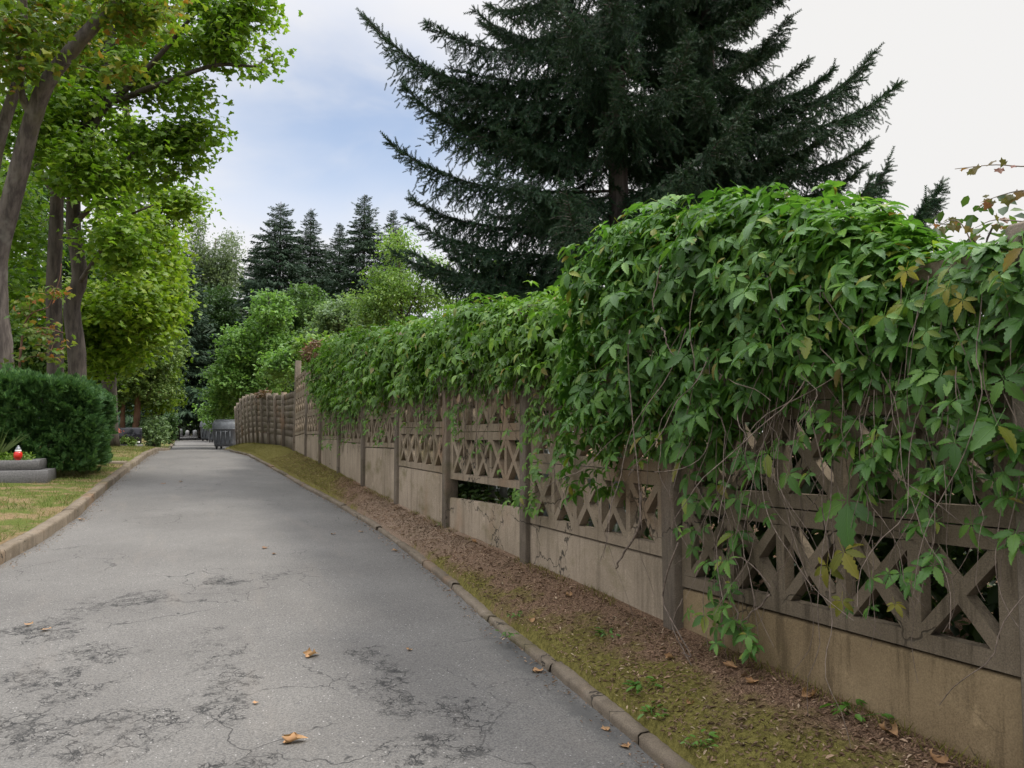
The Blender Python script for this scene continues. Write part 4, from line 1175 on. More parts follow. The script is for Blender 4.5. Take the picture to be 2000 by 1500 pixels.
# creeper along the middle and far bays
T3 = line([(1150, 596), (1060, 592), (1000, 594), (900, 606), (840, 628), (800, 645)], 2.4)
B3 = line([(1150, 800), (1100, 770), (1000, 742), (930, 742), (880, 748), (840, 765), (800, 772)], 2.45)
T4 = line([(830, 632), (780, 645), (720, 650), (680, 652), (650, 664), (625, 680), (605, 690)], 2.4)
B4 = line([(830, 768), (780, 775), (720, 790), (680, 800), (650, 800), (625, 790), (605, 735)], 2.45)
for T, B, n, lab, sz in ((T3, B3, 4200, 'thick hanging creeper over the middle bays of the fence', (.06, .11)), (T4, B4, 4600, 'bright creeper covering the farthest lattice bays', (.07, .125))):
    yy = sorted([q[0] for q in T]); a, c = yy[0], yy[-1]
    t = thing('creeper', lab, 'climbing plant', (2.42, (a + c) / 2, Hs(2.42, (a + c) / 2)))
    lv = G(); st = G()
    p, nn, s = curtain(n, T, [(q, w_ + .28 * float(wob(q * 2.1, q * .7, 1.0, 2)) * (.6 if q < 9 else 1)) for q, w_ in sorted([(float(v_), float(np.interp(v_, *zip(*sorted(B))))) for v_ in np.linspace(a, c, 40)])], ([a, c], [2.40, 2.40]), ([a, c], [.20, .22]), 1.25, .10, .9, .14)
    hole = n3(p * [.6, 1, 1], 2.1) > -.22 - .5 * s
    p, nn, s = p[hole], nn[hole], s[hole]
    creeper_leaves(lv, CREEP_LO, p, nn, rng.uniform(sz[0], sz[1], len(p)), True)
    p, nn, s = curtain(n // 4, T, B, ([a, c], [2.46, 2.46]), ([a, c], [.2, .2]), 1.0, .05)
    creeper_leaves(lv, CREEP_LO, p, nn, rng.uniform(sz[0], sz[1], len(p)), True)
    ty, tz = map(np.array, zip(*T)); o = np.argsort(ty); by, bz = map(np.array, zip(*B)); ob = np.argsort(by)
    for k in range(110 if n < 4300 else 90):
        y = rng.uniform(a, c); z = float(np.interp(y, by[ob], bz[ob])) + .15
        q = hanging(st, (2.44, y, z), rng.uniform(.3, .95), .25, rng.uniform(.002, .0045), 7)
        if rng.random() < .38:
            m = int(rng.integers(4, 9)); kk = rng.integers(0, len(q), m)
            creeper_leaves(lv, CREEP_LO, q[kk] + rng.normal(size=(m, 3)) * [.02, .04, .02], np.tile([[-1, 0, .3]], (m, 1)), rng.uniform(.045, .08, m), True)
    # columns of leaves following the posts
    for (x, y0, y1, m) in ((1040, 740, 1000, 46), (872, 720, 770, 10), (636, 760, 875, 60), (668, 770, 850, 40), (600, 740, 800, 20), (1090, 800, 950, 16), (690, 770, 830, 26), (1015, 950, 1000, 6)):
        Yp = atX(x, 800, 2.43)[1]
        if not a - .3 < Yp < c + .3: continue
        pp = np.array([atX(x + rng.normal() * 9, rng.uniform(y0, y1), rng.uniform(2.38, 2.45)) for _ in range(m)])
        creeper_leaves(lv, CREEP_LO, pp, np.tile([[-1, -.1, .3]], (m, 1)), rng.uniform(.045, .085, m), True)
    lv.build('foliage', M_CREEPF, t, False, True); st.build('stems', M_STEM, t, True)
# withered reddish clump where the creeper ends
M_WITH = leafmat('withered_leaf', [(0, (.13, .085, .05)), (.6, (.19, .12, .07)), (1, (.24, .11, .07))], .25)
for (x, y, rx, ry, X, lab, m) in ((617, 690, 20, 26, 2.45, 'withered brown creeper clump on the last lattice bay', 420), (515, 768, 20, 8, 2.4, 'dry reddish growth on top of the slab fence', 220)):
    c = atX(x, y, X); zc = (c - CAM) @ CF; k = zc / FPX; n = m
    g = G(); off = nrm(rng.normal(size=(n, 3))) * rng.random((n, 1)) ** .5
    pos = c + off * [.25, rx * k * 2.2, ry * k]
    scatter(g, SLIM, pos, nrm(rnd(n) + [0, 0, -.6]), rnd(n), rng.uniform(.08, .18, n))
    tag(g.build('withered_creeper', M_WITH), lab, 'climbing plant')

# ------------------------------------------------------------------ clipped conifer hedge on the left
rng = np.random.default_rng(8)
M_HEDGE = leafmat('hedge_foliage', [(0, (0.048, 0.112, 0.037)), (.6, (0.076, 0.162, 0.050)), (1, (0.131, 0.233, 0.067))], .2, .55, .25, 1.2)


def spray(seed):
    r = random.Random(seed); v, f = [], []
    for i in range(11):
        t = i / 10; sgn = 1 if i % 2 else -1
        a = r.uniform(.35, .8) * sgn if i < 10 else 0
        o = np.array([t * .6, 0, -.1 * t]); l = .45 * (1 - .4 * t)
        d = np.array([math.cos(a), math.sin(a), r.uniform(-.25, .15)]); s = np.array([-math.sin(a), math.cos(a), 0]) * .05
        k = len(v); v += [o - s * .6, o + d * l * .6 - s, o + d * l, o + d * l * .6 + s, o + s * .6]; f.append((k, k + 1, k + 2, k + 3, k + 4))
    return np.array(v), np.array(f)


SPRAY = [spray(i) for i in range(5)]
hx0, hx1, hy0, hy1 = -5.2, -1.42, 14.9, 17.6
hb = np.array([-2.6, 16.2, Hs(-2.6, 16.2)])
hd = thing('hedge', 'clipped dark green conifer hedge beside the left kerb', 'hedge', hb)
n = 27000
u = rng.random((n, 3)); face = rng.choice(4, n, p=[.42, .2, .26, .12])
x = hx0 + (hx1 - hx0) * u[:, 0]; y = hy0 + (hy1 - hy0) * u[:, 1]; hh = 1.62; z = .12 + (hh - .12) * u[:, 2] ** .9
nn = np.zeros((n, 3))
f0 = face == 0; y[f0] = hy0; nn[f0] = (0, -1, .1)
f1 = face == 1; x[f1] = hx1; nn[f1] = (1, 0, .1)
f2 = face == 2; z[f2] = hh; nn[f2] = (0, -.1, 1)
nn[face == 3] = (0, -.3, .3)
q = np.stack([x, y, z], -1)
und = .16 * wob(x * 1.6, z * 2.2 + y, 1.3) + .10 * wob(y * 3, z * 4 + x * 2, 1.4, 2)
taper = np.clip(1 - (z / hh), 0, 1) * .12
q = q + nrm(nn) * (und - np.abs(rng.normal(size=n)) * .13)[:, None]
q[f1, 0] -= taper[f1] * .3
rc = np.clip((q[:, 2] - 1.25) / .4, 0, 1); ed = np.clip((q[:, 0] - (hx1 - .35)) / .35, 0, 1); q[:, 2] -= rc * ed * .22 + .06 * np.clip((q[:, 0] + 2.6) / 1.2, 0, 1) * rc
q[:, 2] += H(q[:, 0], q[:, 1])
d = nrm(nn * .8 + rnd(n) * .55 + [.1, -.05, .45])
g = G(); scatter(g, SPRAY, q, d, nrm(np.cross(d, rnd(n))), rng.uniform(.09, .21, n)); g.build('foliage', M_HEDGE, hd)
g = G()
for i in range(26):
    x0, y0 = rng.uniform(hx0 + .3, hx1 - .3), rng.uniform(hy0 + .3, hy1 - .3); z0 = Hs(x0, y0)
    g.tube(np.array([(x0, y0, z0 - .1), (x0 + .05, y0, z0 + .7), (x0 + rng.normal() * .15, y0, z0 + 1.7)]), [.05, .035, .012], 6)
g.build('stems', B_DARK, hd, True)

# round and columnar shrubs by the left kerb further on
for (px, py, zc, rpx, rpy, mat, lab, cnt) in ((302, 841, 42, 25, 28, M_WILLOW, 'rounded grey green shrub beside the black headstone', 190), (331, 832, 52, 12, 33, M_DARKLEAF, 'dark narrow shrub at the kerb beyond the rounded shrub', 150), (252, 862, 38, 12, 9, M_OLIVE, 'small low plants in front of the black headstone', 30)):
    b = gbase(px, zc); c = P(px, py, zc); k = zc / FPX
    b = np.array([c[0], c[1], Hs(c[0], c[1])])
    top = c[2] + rpy * k; mid = (b[2] + top) / 2; rz = max((top - b[2]) / 2, .15)
    tree('shrub', lab, 'shrub', b, [([b, b + [0, 0, rz * .8], b + [.05, 0, rz * 1.5]], .05, .02)], [(np.array([c[0], c[1], mid]), (rpx * k, .7, rz), cnt)], TUFT, .2, 12, mat, B_DARK, .16, 1.2, -.4)

# ------------------------------------------------------------------ graves on the left
M_GRAN = flat('grey_granite', (.10, .096, .094), .55, .4, .3, 45)
M_BLACK = flat('black_granite', (.012, .012, .016), .12, .6, .2, 60, bump=.02)
M_PALE = flat('pale_stone', (.42, .42, .42), .7, .3, .25, 8)
M_RED = flat('red_glass', (.55, .02, .012), .15, .6, .15, 10, bump=.02)
M_CAP = flat('lantern_cap', (.20, .21, .22), .35, .5, .1, 10, .6, .05)
M_WHITE = flat('white_enamel', (.7, .7, .68), .5, .4, .08, 20)
gx0, gx1, gy0, gy1 = -4.3, -2.03, 14.05, 14.85
gz = Hs(-2.4, 14.0)
gr = thing('grave', 'grey granite grave border filled with low plants in front of the hedge', 'grave', (-3, 14.4, gz))
g = G(); g.box((gx0, gy0 - .07, gz - .08), (gx1 + .09, gy1 + .06, gz + .19), None, .008); g.build('plinth', M_GRAN, gr)
g = G()
for lo_, hi_ in (((gx0, gy0, gz + .191), (gx1 - .04, gy0 + .12, gz + .345)), ((gx1 - .16, gy0 + .122, gz + .191), (gx1 - .04, gy1, gz + .355)), ((gx0, gy1 - .12, gz + .191), (gx1 - .162, gy1, gz + .35))): g.box(lo_, hi_, None, .008)
g.build('border', M_GRAN, gr)
g = G(); g.box((gx0 + .01, gy0 + .123, gz + .192), (gx1 - .163, gy1 - .123, gz + .31)); g.build('soil', flat('grave_soil', (.05, .036, .025), .95, .1, .4, 30, bump=.8), gr)
M_LIME = leafmat('stonecrop_leaf', [(0, (.10, .20, .02)), (1, (.19, .28, .035))], .35)
n = 1300; q = np.stack([rng.uniform(gx0 + .1, gx1 - .2, n), rng.uniform(gy0 + .13, gy1 - .15, n), gz + .31 + rng.random(n) ** 1.5 * .14], -1)
g = G(); scatter(g, OVAL, q, nrm(rnd(n) + [0, 0, .6]), nrm(rnd(n) + [0, -.3, .5]), rng.uniform(.03, .07, n))
tag(g.build('stonecrop', M_LIME), 'lime green stonecrop carpet planted in the granite grave', 'plant')
M_BLADE = leafmat('yucca_blade', [(0, (.09, .13, .035)), (1, (.17, .21, .07))], .3)
yc = atX(8, 915, -2.75); yb = np.array([-2.72, 14.45, gz + .31])
g = G()
for i in range(34):
    a = rng.uniform(0, 6.28); l = rng.uniform(.3, .72); tl = rng.uniform(.1, .75)
    t_ = np.linspace(0, 1, 6); dv = np.array([math.cos(a) * tl, math.sin(a) * tl, 1]); dv = nrm(dv)
    pth = yb + np.outer(t_ * l, dv) + np.outer(t_ ** 2 * l * .25 * tl, [math.cos(a), math.sin(a), -1])
    sd_ = nrm(np.cross(dv, [math.cos(a + 1.4), math.sin(a + 1.4), .2])) * .014
    w = (1 - t_ ** 2)[:, None] * sd_
    v = np.vstack([pth - w, pth + w]); g.add(v, [(k, k + 1, 7 + k, 6 + k) for k in range(5)])
tag(g.build('yucca', M_BLADE), 'spiky grass like plant rising from the granite grave', 'plant')


def lathe(g, prof_, c, n=16):
    p = np.array(prof_); a = np.arange(n) * 2 * math.pi / n
    v = np.stack([c[0] + p[:, :1] * np.cos(a), c[1] + p[:, :1] * np.sin(a), c[2] + np.repeat(p[:, 1:], n, 1)], -1).reshape(-1, 3)
    f = [(i * n + j, i * n + (j + 1) % n, (i + 1) * n + (j + 1) % n, (i + 1) * n + j) for i in range(len(p) - 1) for j in range(n)]
    g.add(v, f)


lx, lyy = -2.37, gy0 + .06; lz = gz + .346
ln_ = thing('grave_lantern', 'red glass grave lantern with grey cap on the granite border', 'lantern', (lx, lyy, lz))
g = G(); lathe(g, [(0, 0), (.035, 0), (.04, .012), (.03, .018), (.055, .03), (.062, .07), (.058, .115), (.04, .135)], (lx, lyy, lz)); g.build('glass', M_RED, ln_, True)
g = G(); lathe(g, [(.041, .134), (.046, .142), (.044, .158), (.036, .163)], (lx, lyy, lz)); g.build('collar', M_WHITE, ln_, True)
g = G(); lathe(g, [(.037, .1625), (.042, .17), (.036, .19), (.02, .205), (.022, .212), (.014, .225), (0, .23)], (lx, lyy, lz)); g.build('cap', M_CAP, ln_, True)

# black headstone further on
c = P(255, 858, 38); hz = Hs(c[0], c[1])
hs = thing('headstone', 'polished black headstone with a small white plaque beside the rounded shrub', 'gravestone', (c[0], c[1], hz))
g = G(); g.box((c[0] - .62, c[1] - .25, hz - .1), (c[0] + .55, c[1] + .25, hz + .16), None, .01); g.build('base', M_GRAN, hs)
g = G(); g.box((c[0] - .55, c[1] - .09, hz + .161), (c[0] + .50, c[1] + .09, hz + .98), None, .012); g.build('slab', M_BLACK, hs)
g = G(); g.box((c[0] + .25, c[1] - .105, hz + .22), (c[0] + .42, c[1] - .091, hz + .31)); g.build('plaque', M_WHITE, hs)
M_FLOW = leafmat('pink_petal', [(0, (.5, .10, .08)), (1, (.6, .2, .13))], .3)
fb = P(229, 846, 37); n = 60; fz = Hs(fb[0], fb[1])
fl = thing('flower_bunch', 'small bunch of coral flowers left of the black headstone', 'flowers', (fb[0], fb[1], fz))
g = G(); scatter(g, OVAL, np.array([fb[0], fb[1], fz + .78]) + rng.normal(size=(n, 3)) * [.10, .10, .06], rnd(n), rnd(n), rng.uniform(.07, .12, n)); g.build('petals', M_FLOW, fl)
g = G()
for i in range(8): g.tube(np.array([(fb[0], fb[1], fz), (fb[0] + rng.normal() * .03, fb[1], fz + .4), (fb[0] + rng.normal() * .09, fb[1] + rng.normal() * .05, fz + .75)]), .008, 4)
g.build('stalks', M_OLIVE, fl)
# stepping slab by the kerb
g = G(); z = Hs(-1.32, 18.5); g.box((-1.75, 18.2, z - .06), (-1.12, 19.0, z + .035), None, .01)
tag(g.build('stone_slab', M_KERB), 'flat stone slab in the grass between kerb and hedge', 'paving slab')

# pale gravestones at the far end
rng = np.random.default_rng(5)
proto = None
for i, (px, py, zc, w, h, lab) in enumerate(((352, 838, 88, .55, .95, 'pale upright gravestone at the far end, leftmost of the row'), (366, 838, 92, .45, .75, 'pale small gravestone second in the far row'), (381, 838, 90, .6, .85, 'pale gravestone in the middle of the far row'), (392, 838, 94, .4, .7, 'narrow pale gravestone near the grey bins'), (340, 838, 96, .5, .9, 'greyish gravestone half hidden by the narrow dark shrub'))):
    c = P(px, py, zc); z = Hs(c[0], c[1])
    if proto is None:
        proto = thing('gravestone', lab, 'gravestone', (0, 0, 0), 'pale gravestones at the far end of the lane')
        g = G(); g.box((-.36, -.15, -.1), (.36, .15, .12), None, .01); g.build('base', M_GRAN, proto)
        g = G(); a = np.linspace(0, math.pi, 9); o_ = [(-.27, .121)] + [(-.27 * math.cos(t), .70 + .18 * math.sin(t)) for t in a] + [(.27, .121)]
        v = [(x_, -.07, z_) for x_, z_ in o_] + [(x_, .07, z_) for x_, z_ in o_]; m = len(o_)
        g.add(v, [(k, m + k, m + (k + 1) % m, (k + 1) % m) for k in range(m)]); g.f.append(np.array([list(range(m))])); g.f.append(np.array([list(range(2 * m - 1, m - 1, -1))])); g.build('stone', M_PALE, proto)
        r = proto; r.location = (c[0], c[1], z); r.scale = (h,) * 3
    else: dup(proto, (c[0], c[1], z), rng.uniform(-.2, .2), lab, h)

# ------------------------------------------------------------------ waste containers
M_BIN = flat('galvanised_steel', (.095, .102, .11), .55, .4, .2, 5, .2, .05)
M_RUB = flat('black_rubber', (.02, .02, .02), .7, .3, .1, 10)


def make_bin(label):
    t = thing('waste_container', label, 'bin', (0, 0, 0), 'grey waste containers by the fence end')
    g = G(); W, D = .68, .52; v = []
    ring = lambda w, d, z, c: [(-w + c, -d, z), (w - c, -d, z), (w, -d + c, z), (w, d - c, z), (w - c, d, z), (-w + c, d, z), (-w, d - c, z), (-w, -d + c, z)]
    lv_ = [(.56, .42, .13, .06), (.60, .45, .32, .06), (.66, .50, .95, .06), (.70, .54, 1.0, .06), (.70, .54, 1.06, .06)]
    for a in lv_: v += ring(*a)
    f = [(i * 8 + j, i * 8 + (j + 1) % 8, i * 8 + 8 + (j + 1) % 8, i * 8 + 8 + j) for i in range(4) for j in range(8)]
    g.add(v, f); g.f.append(np.array([[7, 6, 5, 4, 3, 2, 1, 0]])); g.f.append(np.array([[32 + i for i in range(8)]]))
    for xx in (-.42, -.14, .14, .42): g.box((xx - .02, -.525, .30), (xx + .02, -.43, .93))   # pressed ribs
    g.build('body', M_BIN, t)
    g = G(); a = np.linspace(0, math.pi, 11); v = []; m = 11       # rounded lid
    for xx in (-.69, -.66, .66, .69):
        s = .93 if abs(xx) > .68 else 1.0
        v += [(xx, -.53 * math.cos(q) * s, 1.062 + .42 * math.sin(q) ** .8 * s) for q in a]
    f = [(r * m + j, r * m + j + 1, (r + 1) * m + j + 1, (r + 1) * m + j) for r in range(3) for j in range(m - 1)]
    g.add(v, f); g.f.append(np.array([list(range(m - 1, -1, -1))])); g.f.append(np.array([[3 * m + j for j in range(m)]]))
    lid = g.build('lid', M_BIN, t, False)
    g = G()
    for q in (a[3], a[5], a[7]):
        y, z = -.53 * math.cos(q), 1.066 + .42 * math.sin(q) ** .8
        g.box((-.6, y - .02, z - .01), (.6, y + .02, z + .02))
    g.build('lid_rib', M_BIN, lid)
    g = G(); g.tube(np.array([(-.3, -.55, .88), (-.3, -.6, .88), (.3, -.6, .88), (.3, -.55, .88)]), .015, 6); g.build('handle', M_BIN, t)
    for sx in (-1, 1):
        g = G(); g.tube(np.array([(sx * .70, 0, 1.0), (sx * .78, 0, 1.0)]), .03, 8); g.build('trunnion', M_BIN, t)
        for sy in (-1, 1):
            g = G(); g.tube(np.array([(sx * .45 - .025, sy * .32, .10), (sx * .45 + .025, sy * .32, .10)]), .10, 14); wl = g.build('wheel', M_RUB, t)
            g = G(); g.box((sx * .45 - .035, sy * .32 - .03, .12), (sx * .45 + .035, sy * .32 + .03, .22)); g.build('caster_fork', M_BIN, wl)
    return t


bn = make_bin('nearest grey steel waste container with rounded lid at the end of the fence')
x, y = 2.28, 47.3; bn.location = (x, y, Hs(x, y) - .02); bn.rotation_euler = (0, 0, rad(-24)); bn.scale = (.94, 1.05, 1.14)
x, y = 2.35, 63; dup(bn, (x, y, Hs(x, y)), rad(-15), 'second grey waste container partly hidden by the nearest one')
x, y = 2.0, 68; dup(bn, (x, y, Hs(x, y)), rad(-30), 'farthest grey waste container beside the pale gravestones')

# ------------------------------------------------------------------ ground cover
rng = np.random.default_rng(77)
M_GRASS = leafmat('grass_blade', [(0, (0.063, 0.103, 0.017)), (.45, (0.115, 0.161, 0.029)), (.7, (0.218, 0.184, 0.069)), (1, (0.310, 0.230, 0.115))], .25, .6, .2, 1.6)
M_MOSSB = leafmat('moss_tip', [(0, (.092, .082, .018)), (.6, (.165, .15, .036)), (1, (.25, .215, .075))], .2, .8, .1, 1.5)
M_LITTER = leafmat('dry_litter', [(0, (0.086, 0.052, 0.034)), (.5, (0.172, 0.103, 0.067)), (.85, (0.322, 0.207, 0.138)), (1, (0.460, 0.345, 0.241))], .1, .85, .15, 2)
BLADE = [(np.array([(0, -.04, 0), (0, .04, 0), (.55, .025, .06), (.55, -.025, .06), (1, 0, .25 * k)]), np.array([(0, 1, 2), (0, 2, 3), (3, 2, 4)])) for k in (-1, 0, 1)]


def blades(g, x, y, h, lean=.5):
    n = len(x); p = np.stack([x, y, H(x, y) - .003], -1)
    d = nrm(rnd(n) * [lean, lean, .2] + [0, 0, 1]); scatter(g, BLADE, p, d, nrm(np.cross(d, rnd(n))), h)


g = G(); n = 60000
y = 6 + rng.random(n) ** 1.4 * 40; w = rng.random(n) ** 1.2 * 3.4; x = kerbl(y) - .16 - w
k = wob(x * 1.3, y * 1.1, 1, 2) + .5 * wob(x * 3, y * 2.6, 1, 5)
keep = (k > -.35) | (rng.random(n) < .35); x, y, k = x[keep], y[keep], k[keep]
blades(g, x, y, rng.uniform(.025, .075, len(x)) * np.where(k > .1, 1.25, .8), .9)
o = g.build('grass', M_GRASS); o['kind'] = 'stuff'; o['label'] = 'short patchy grass, half dry, on the left lawn'
g = G(); n = 30000
y = 1.2 + rng.random(n) ** 1.2 * 33; x = kerbr(y) + .10 + rng.random(n) ** 1.5 * (XW - .1 - kerbr(y) - .1)
k = wob(x * 2.3, y * .9, 1, 7) - (x - 2.18) * 1.8 - 1.0 * np.exp(-((y - 8.6) / 2.6) ** 2) + .8 * np.clip((y - 11.5) / 3, 0, 1)
keep = k > -.25 + rng.normal(size=n) * .15; x, y = x[keep], y[keep]
blades(g, x, y, rng.uniform(.012, .035, len(x)) * (1 + .4 * (y > 10)), 1.2)
n2 = 5000; y = 1.0 + rng.random(n2) ** 1.3 * 20; x = XW - .045 - np.abs(rng.normal(size=n2)) * .035; kk = wob(x * 2, y * 1.4, 1, 9) > -.1; blades(g, x[kk], y[kk], rng.uniform(.015, .06, kk.sum()), .8)
o = g.build('moss', M_MOSSB); o['kind'] = 'stuff'; o['label'] = 'yellow green moss and short grass on the verge'
g = G(); n = 26000
y = 1.0 + rng.random(n) ** 1.5 * 18; x = XW - .08 - rng.random(n) ** 1.3 * (XW - .1 - kerbr(y) - .05)
p = np.stack([x, y, H(x, y) + .004], -1); d = nrm(rnd(n) * [1, 1, .25]); nn = nrm(rnd(n) * .5 + [0, 0, 1])
sz = rng.uniform(.008, .032, n) * np.where(rng.random(n) < .06, 1.6, 1)
scatter(g, SLIM, p, d, nn, sz)
o = g.build('leaf_litter', M_LITTER); o['kind'] = 'stuff'; o['label'] = 'brown needles and leaf crumbs along the foot of the fence'
# brown crumbs gathered in the gutters
g = G(); n = 2600
y = 2 + rng.random(n) ** 1.4 * 26; side = rng.random(n) < .55
x = np.where(side, kerbr(y) - .01 - np.abs(rng.normal(size=n)) * .05, kerbl(y) + .02 + np.abs(rng.normal(size=n)) * .07)
p = np.stack([x, y, prof(y) + .002], -1); scatter(g, SLIM, p, nrm(rnd(n) * [1, 1, .1]), nrm(rnd(n) * .3 + [0, 0, 1]), rng.uniform(.008, .03, n))
o = g.build('gutter_debris', M_LITTER); o['kind'] = 'stuff'; o['label'] = 'crumbs of dry leaf gathered along the kerbs'

# weeds on the verge
M_WEED = leafmat('weed_leaf', [(0, (.06, .15, .02)), (1, (.11, .22, .035))], .35)
for (px, py, s, lab) in ((1258, 1338, .075, 'bright weed seedling on the moss near the kerb'), (1662, 1386, .075, 'green creeper seedling at the foot of the nearest slab'), (1186, 1236, .06, 'small weed on the moss in front of the second bay slab'), (1275, 1390, .06, 'flat rosette weed beside the kerb stones'), (1545, 1262, .05, 'tiny weed in the brown litter below the post'), (1366, 1450, .05, 'weed sprout at the kerb near the bottom edge'), (1010, 1200, .05, 'weed patch on the moss by the kerb bend'), (988, 1236, .05, 'weed growing from the kerb joint by the wet patch'), (868, 1023, .06, 'yellowish weed at the foot of the third post')):
    d = ray(px, py); t_ = 1.0
    while True:
        q = CAM + d * t_
        if q[2] < Hs(q[0], q[1]) + .02 or t_ > 40: break
        t_ += .01
    n = 16; g = G(); b = np.array([q[0], q[1], Hs(q[0], q[1])])
    off = rng.normal(size=(n, 3)) * [s * .5, s * .5, s * .25]; off[:, 2] = np.abs(off[:, 2]) + .012
    scatter(g, OVAL, b + off, nrm(off * [1, 1, .3] + rnd(n) * .01), nrm(rnd(n) * .4 + [0, 0, 1]), rng.uniform(.4, .8, n) * s)
    for k in range(6): g.tube(np.array([b - [0, 0, .01], b + off[k]]), .0015, 3)
    tag(g.build('weed', M_WEED), lab, 'weed', 'weeds on the verge')

# fallen leaves on the road: each its own
M_FALL = leafmat('fallen_leaf', [(0, (.30, .15, .07)), (.5, (.40, .22, .11)), (1, (.34, .24, .14))], .15, .8, .15, 30)


def fallen(seed, curl):
    r = random.Random(seed); g = G(); v, f = maple_leaf(seed); v = v.copy(); v[:, 0] -= .45
    # subdivide once by midpoints, then curl
    nv = list(map(tuple, v)); cache = {}

    def mid(a, b):
        k = (min(a, b), max(a, b))
        if k not in cache: cache[k] = len(nv); nv.append(tuple((np.array(nv[a]) + np.array(nv[b])) / 2))
        return cache[k]
    for _ in range(2):
        cache.clear(); nf = []
        for a, b, c in f:
            ab, bc, ca = mid(a, b), mid(b, c), mid(c, a); nf += [(a, ab, ca), (ab, b, bc), (ca, bc, c), (ab, bc, ca)]
        f = nf
    v = np.array(nv); v[:, 2] = 0
    th = v[:, 1] * curl; y = np.sin(th) / max(curl, .01); z = (1 - np.cos(th)) / max(curl, .01)
    v = np.stack([v[:, 0], y, z + .06 * np.sin(v[:, 0] * 5 + seed) + .05 * np.cos(v[:, 1] * 7)], -1)
    v[:, 2] -= v[:, 2].min()
    g.add(v, np.array(f)); return g


FL = [(575, 1453, .115, 5.2, 'large curled tan leaf lying on the asphalt at the bottom of the photo'), (610, 1283, .10, 3.4, 'orange brown leaf in the middle of the lane'), (55, 1220, .06, 2.0, 'small pale leaf on the asphalt at the far left'), (88, 1231, .06, 1.2, 'small orange leaf lying beside the pale one at the left'), (800, 1268, .04, 2.2, 'tiny cream leaf right of the lane centre'), (1048, 1303, .075, 1.8, 'beige leaf lying in the wet gutter by the kerb'),
      (1222, 1450, .055, 1.5, 'reddish leaf against the kerb at the bottom edge'), (1185, 1415, .045, 1.4, 'russet leaf in the gutter next to the kerb stone'), (500, 1376, .03, 1.0, 'tiny tan leaf near the black crazed patch'), (706, 1036, .06, 1.0, 'orange leaf close to the kerb further up the lane'), (517, 1072, .07, 1.5, 'dark curled leaf in the middle distance on the lane'), (650, 1042, .06, 1.8, 'dark leaf on the asphalt below the kerb bend'), (536, 1083, .05, 1.5, 'small dark leaf beside the middle distance curl'), (770, 1072, .07, 1.4, 'red brown leaf at the kerb where it bends'), (318, 945, .09, 1.3, 'dark leaf far up the lane left of centre'), (352, 942, .09, 1.3, 'dark leaf far up the lane beside another'), (160, 1012, .08, 1.2, 'pale leaf in the left gutter')]
for i, (px, py, s, curl, lab) in enumerate(FL):
    d = ray(px, py); t_ = 1.0
    while True:
        q = CAM + d * t_
        if q[2] < prof(q[1]) + .015 or t_ > 60: break
        t_ += .01
    o = fallen(i, curl).build('fallen_leaf', M_LITTER if 'dark' in lab else M_FALL, None, True)
    o.scale = (s * .92,) * 3; o.rotation_euler = (0, 0, [-.15, .4][i] if i < 2 else rng.uniform(0, 6.28))
    a_, b_ = float(kerbl(q[1])), float(kerbr(q[1])); tt_ = (q[0] - a_) / (b_ - a_)
    o.location = (q[0], q[1], float(prof(q[1])) + .03 * (1 - (2 * tt_ - 1) ** 2) - .006)
    tag(o, lab, 'leaf', 'fallen leaves on the road')
# larger dry leaves on the verge
LV = [(1310, 1283, .06, 'curled brown leaf on the litter below the bare stems'), (1430, 1300, .07, 'reddish dry leaf in the litter in front of the nearest slab'), (1577, 1357, .085, 'large orange brown leaf at the foot of the nearest slab'), (1346, 1370, .05, 'rust coloured leaf on the moss'), (1830, 1480, .09, 'broad pinkish brown leaf against the slab at the bottom right'), (1740, 1430, .09, 'tan leaf among litter at the slab foot'), (1110, 1162, .06, 'reddish leaf on the litter in front of the second bay'), (1040, 1210, .07, 'pale brown leaf lying on the moss strip'), (930, 1057, .07, 'brown leaf under the dropped slab'), (1470, 1330, .06, 'dull brown leaf lying in the litter midway to the slab')]
for i, (px, py, s, lab) in enumerate(LV):
    d = ray(px, py); t_ = 1.0
    while True:
        q = CAM + d * t_
        if q[2] < Hs(q[0], q[1]) + .015 or t_ > 40: break
        t_ += .01
    q[0] = min(q[0], XW - .09)
    o = fallen(40 + i, 3.8).build('fallen_leaf', M_FALL, None, True); o.scale = (s,) * 3
    o.rotation_euler = (rng.uniform(-.2, .2), rng.uniform(-.2, .2), rng.uniform(0, 6.28)); o.location = (q[0], q[1], Hs(q[0], q[1]) + .006)
    tag(o, lab, 'leaf', 'dry leaves on the verge')

# ------------------------------------------------------------------ camera
cd = bpy.data.cameras.new('camera'); co = bpy.data.objects.new('camera', cd); C.objects.link(co)
cd.sensor_width = 36; cd.lens = FPX / 2000 * 36; cd.clip_start = .05; cd.clip_end = 1500
M = Matrix(((CR[0], CU[0], -CF[0], 0), (CR[1], CU[1], -CF[1], 0), (CR[2], CU[2], -CF[2], EYE), (0, 0, 0, 1)))
co.matrix_world = M
S.camera = co

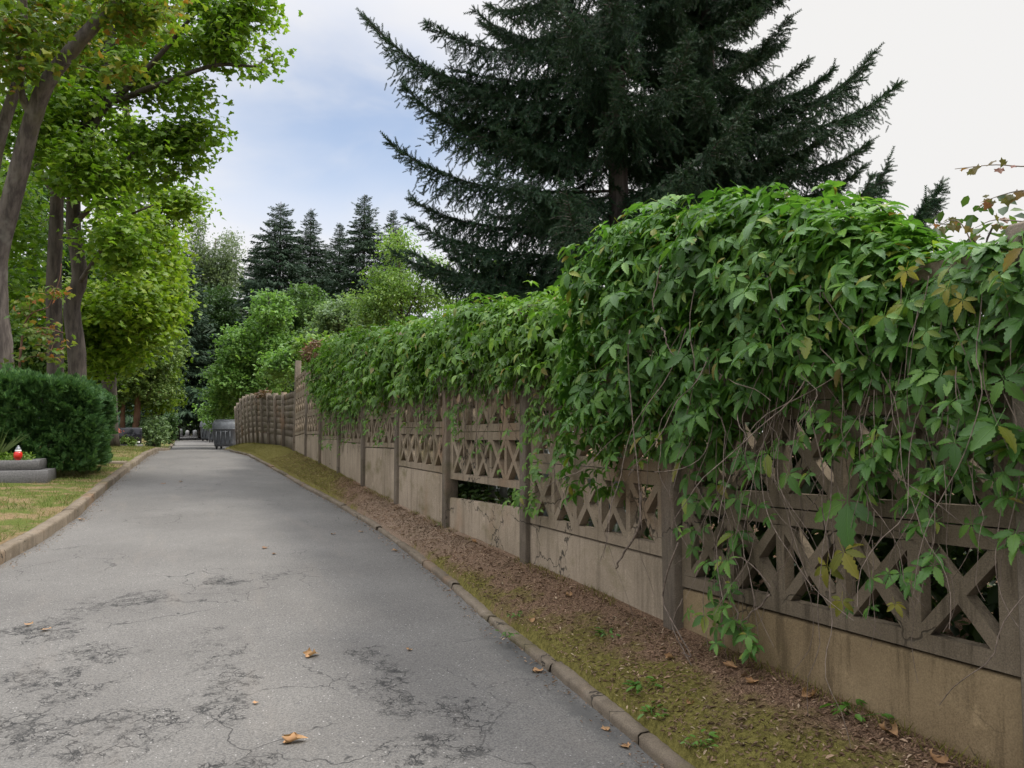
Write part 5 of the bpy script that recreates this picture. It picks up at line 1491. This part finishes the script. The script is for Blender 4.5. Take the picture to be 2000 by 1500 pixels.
# ------------------------------------------------------------------ light
SUN_AZ, SUN_EL = rad(122), rad(54)          # clockwise from +y
sd = bpy.data.lights.new('sun', 'SUN'); so = bpy.data.objects.new('sun', sd); C.objects.link(so)
sd.energy = 3.0; sd.angle = rad(12); sd.color = (1, .95, .87)
dirv = Vector((math.sin(SUN_AZ) * math.cos(SUN_EL), math.cos(SUN_AZ) * math.cos(SUN_EL), math.sin(SUN_EL)))
so.rotation_euler = dirv.to_track_quat('Z', 'Y').to_euler(); so.location = (20, -5, 30)
wd = bpy.data.worlds.new('World'); S.world = wd; wd.use_nodes = True
nt = wd.node_tree; nt.nodes.clear()
W = N.__new__(N); W.t = nt; W.m = None; W.pos = None
W.out = nt.nodes.new('ShaderNodeOutputWorld')
tc = nt.nodes.new('ShaderNodeTexCoord'); W.pos = tc.outputs['Generated']
sky = nt.nodes.new('ShaderNodeTexSky'); sky.sky_type = 'NISHITA'; sky.sun_disc = False; sky.sun_elevation = SUN_EL; sky.sun_rotation = SUN_AZ; sky.air_density = 1.0; sky.dust_density = .6
b1 = nt.nodes.new('ShaderNodeBackground'); nt.links.new(sky.outputs[0], b1.inputs[0]); b1.inputs[1].default_value = .145
b2 = nt.nodes.new('ShaderNodeBackground')
cl = W.noise(3.2, 5, .55, W.scaled((1, 1, 2.6)), .3)
cl2 = W.noise(1.3, 3, .5, W.scaled((1, 1, 1.8)))
ccol = W.mix(W.ramp(cl, .35, .7), (.655, .672, .725), (.685, .68, .688))
dv = nrm(ray(1900, 300))
dt = W.node('ShaderNodeVectorMath', operation='DOT_PRODUCT'); W.link(W.P(), dt.inputs[0]); dt.inputs[1].default_value = tuple(dv)
ccol = W.mix(W.ramp(dt.outputs['Value'], .78, .97), ccol, (.665, .658, .65))
sz = W.node('ShaderNodeSeparateXYZ'); W.link(W.P(), sz.inputs[0])
W.link(ccol, b2.inputs[0]); W.link(W.ramp(sz.outputs[2], .5, .92, 1.0, 3.9), b2.inputs[1])   # overcast is brightest overhead
# break in the cloud where blue shows through
dv = nrm(ray(690, 250))
wp = W.warp(3.0, .22, W.scaled((1, 1, 2.2)))
a = W.node('ShaderNodeVectorMath', operation='SUBTRACT'); W.link(wp, a.inputs[0]); a.inputs[1].default_value = (dv[0], dv[1], dv[2] * 2.2)
c = W.node('ShaderNodeVectorMath', operation='LENGTH'); W.link(a.outputs[0], c.inputs[0])
gapm = W.math('MULTIPLY', W.ramp(c.outputs['Value'], .36, .05), W.ramp(cl, .72, .40, .35, 1))
ms = nt.nodes.new('ShaderNodeMixShader'); W.link(W.math('MULTIPLY', gapm, .74), ms.inputs[0]); W.link(b2.outputs[0], ms.inputs[1]); W.link(b1.outputs[0], ms.inputs[2])
nt.links.new(ms.outputs[0], W.out.inputs[0])

S.view_settings.view_transform = 'Standard'; S.view_settings.look = 'None'; S.view_settings.exposure = .43; S.view_settings.gamma = 1
S.cycles.max_bounces = 6; S.cycles.diffuse_bounces = 3; S.cycles.glossy_bounces = 2; S.cycles.transmission_bounces = 4
S.render.film_transparent = False
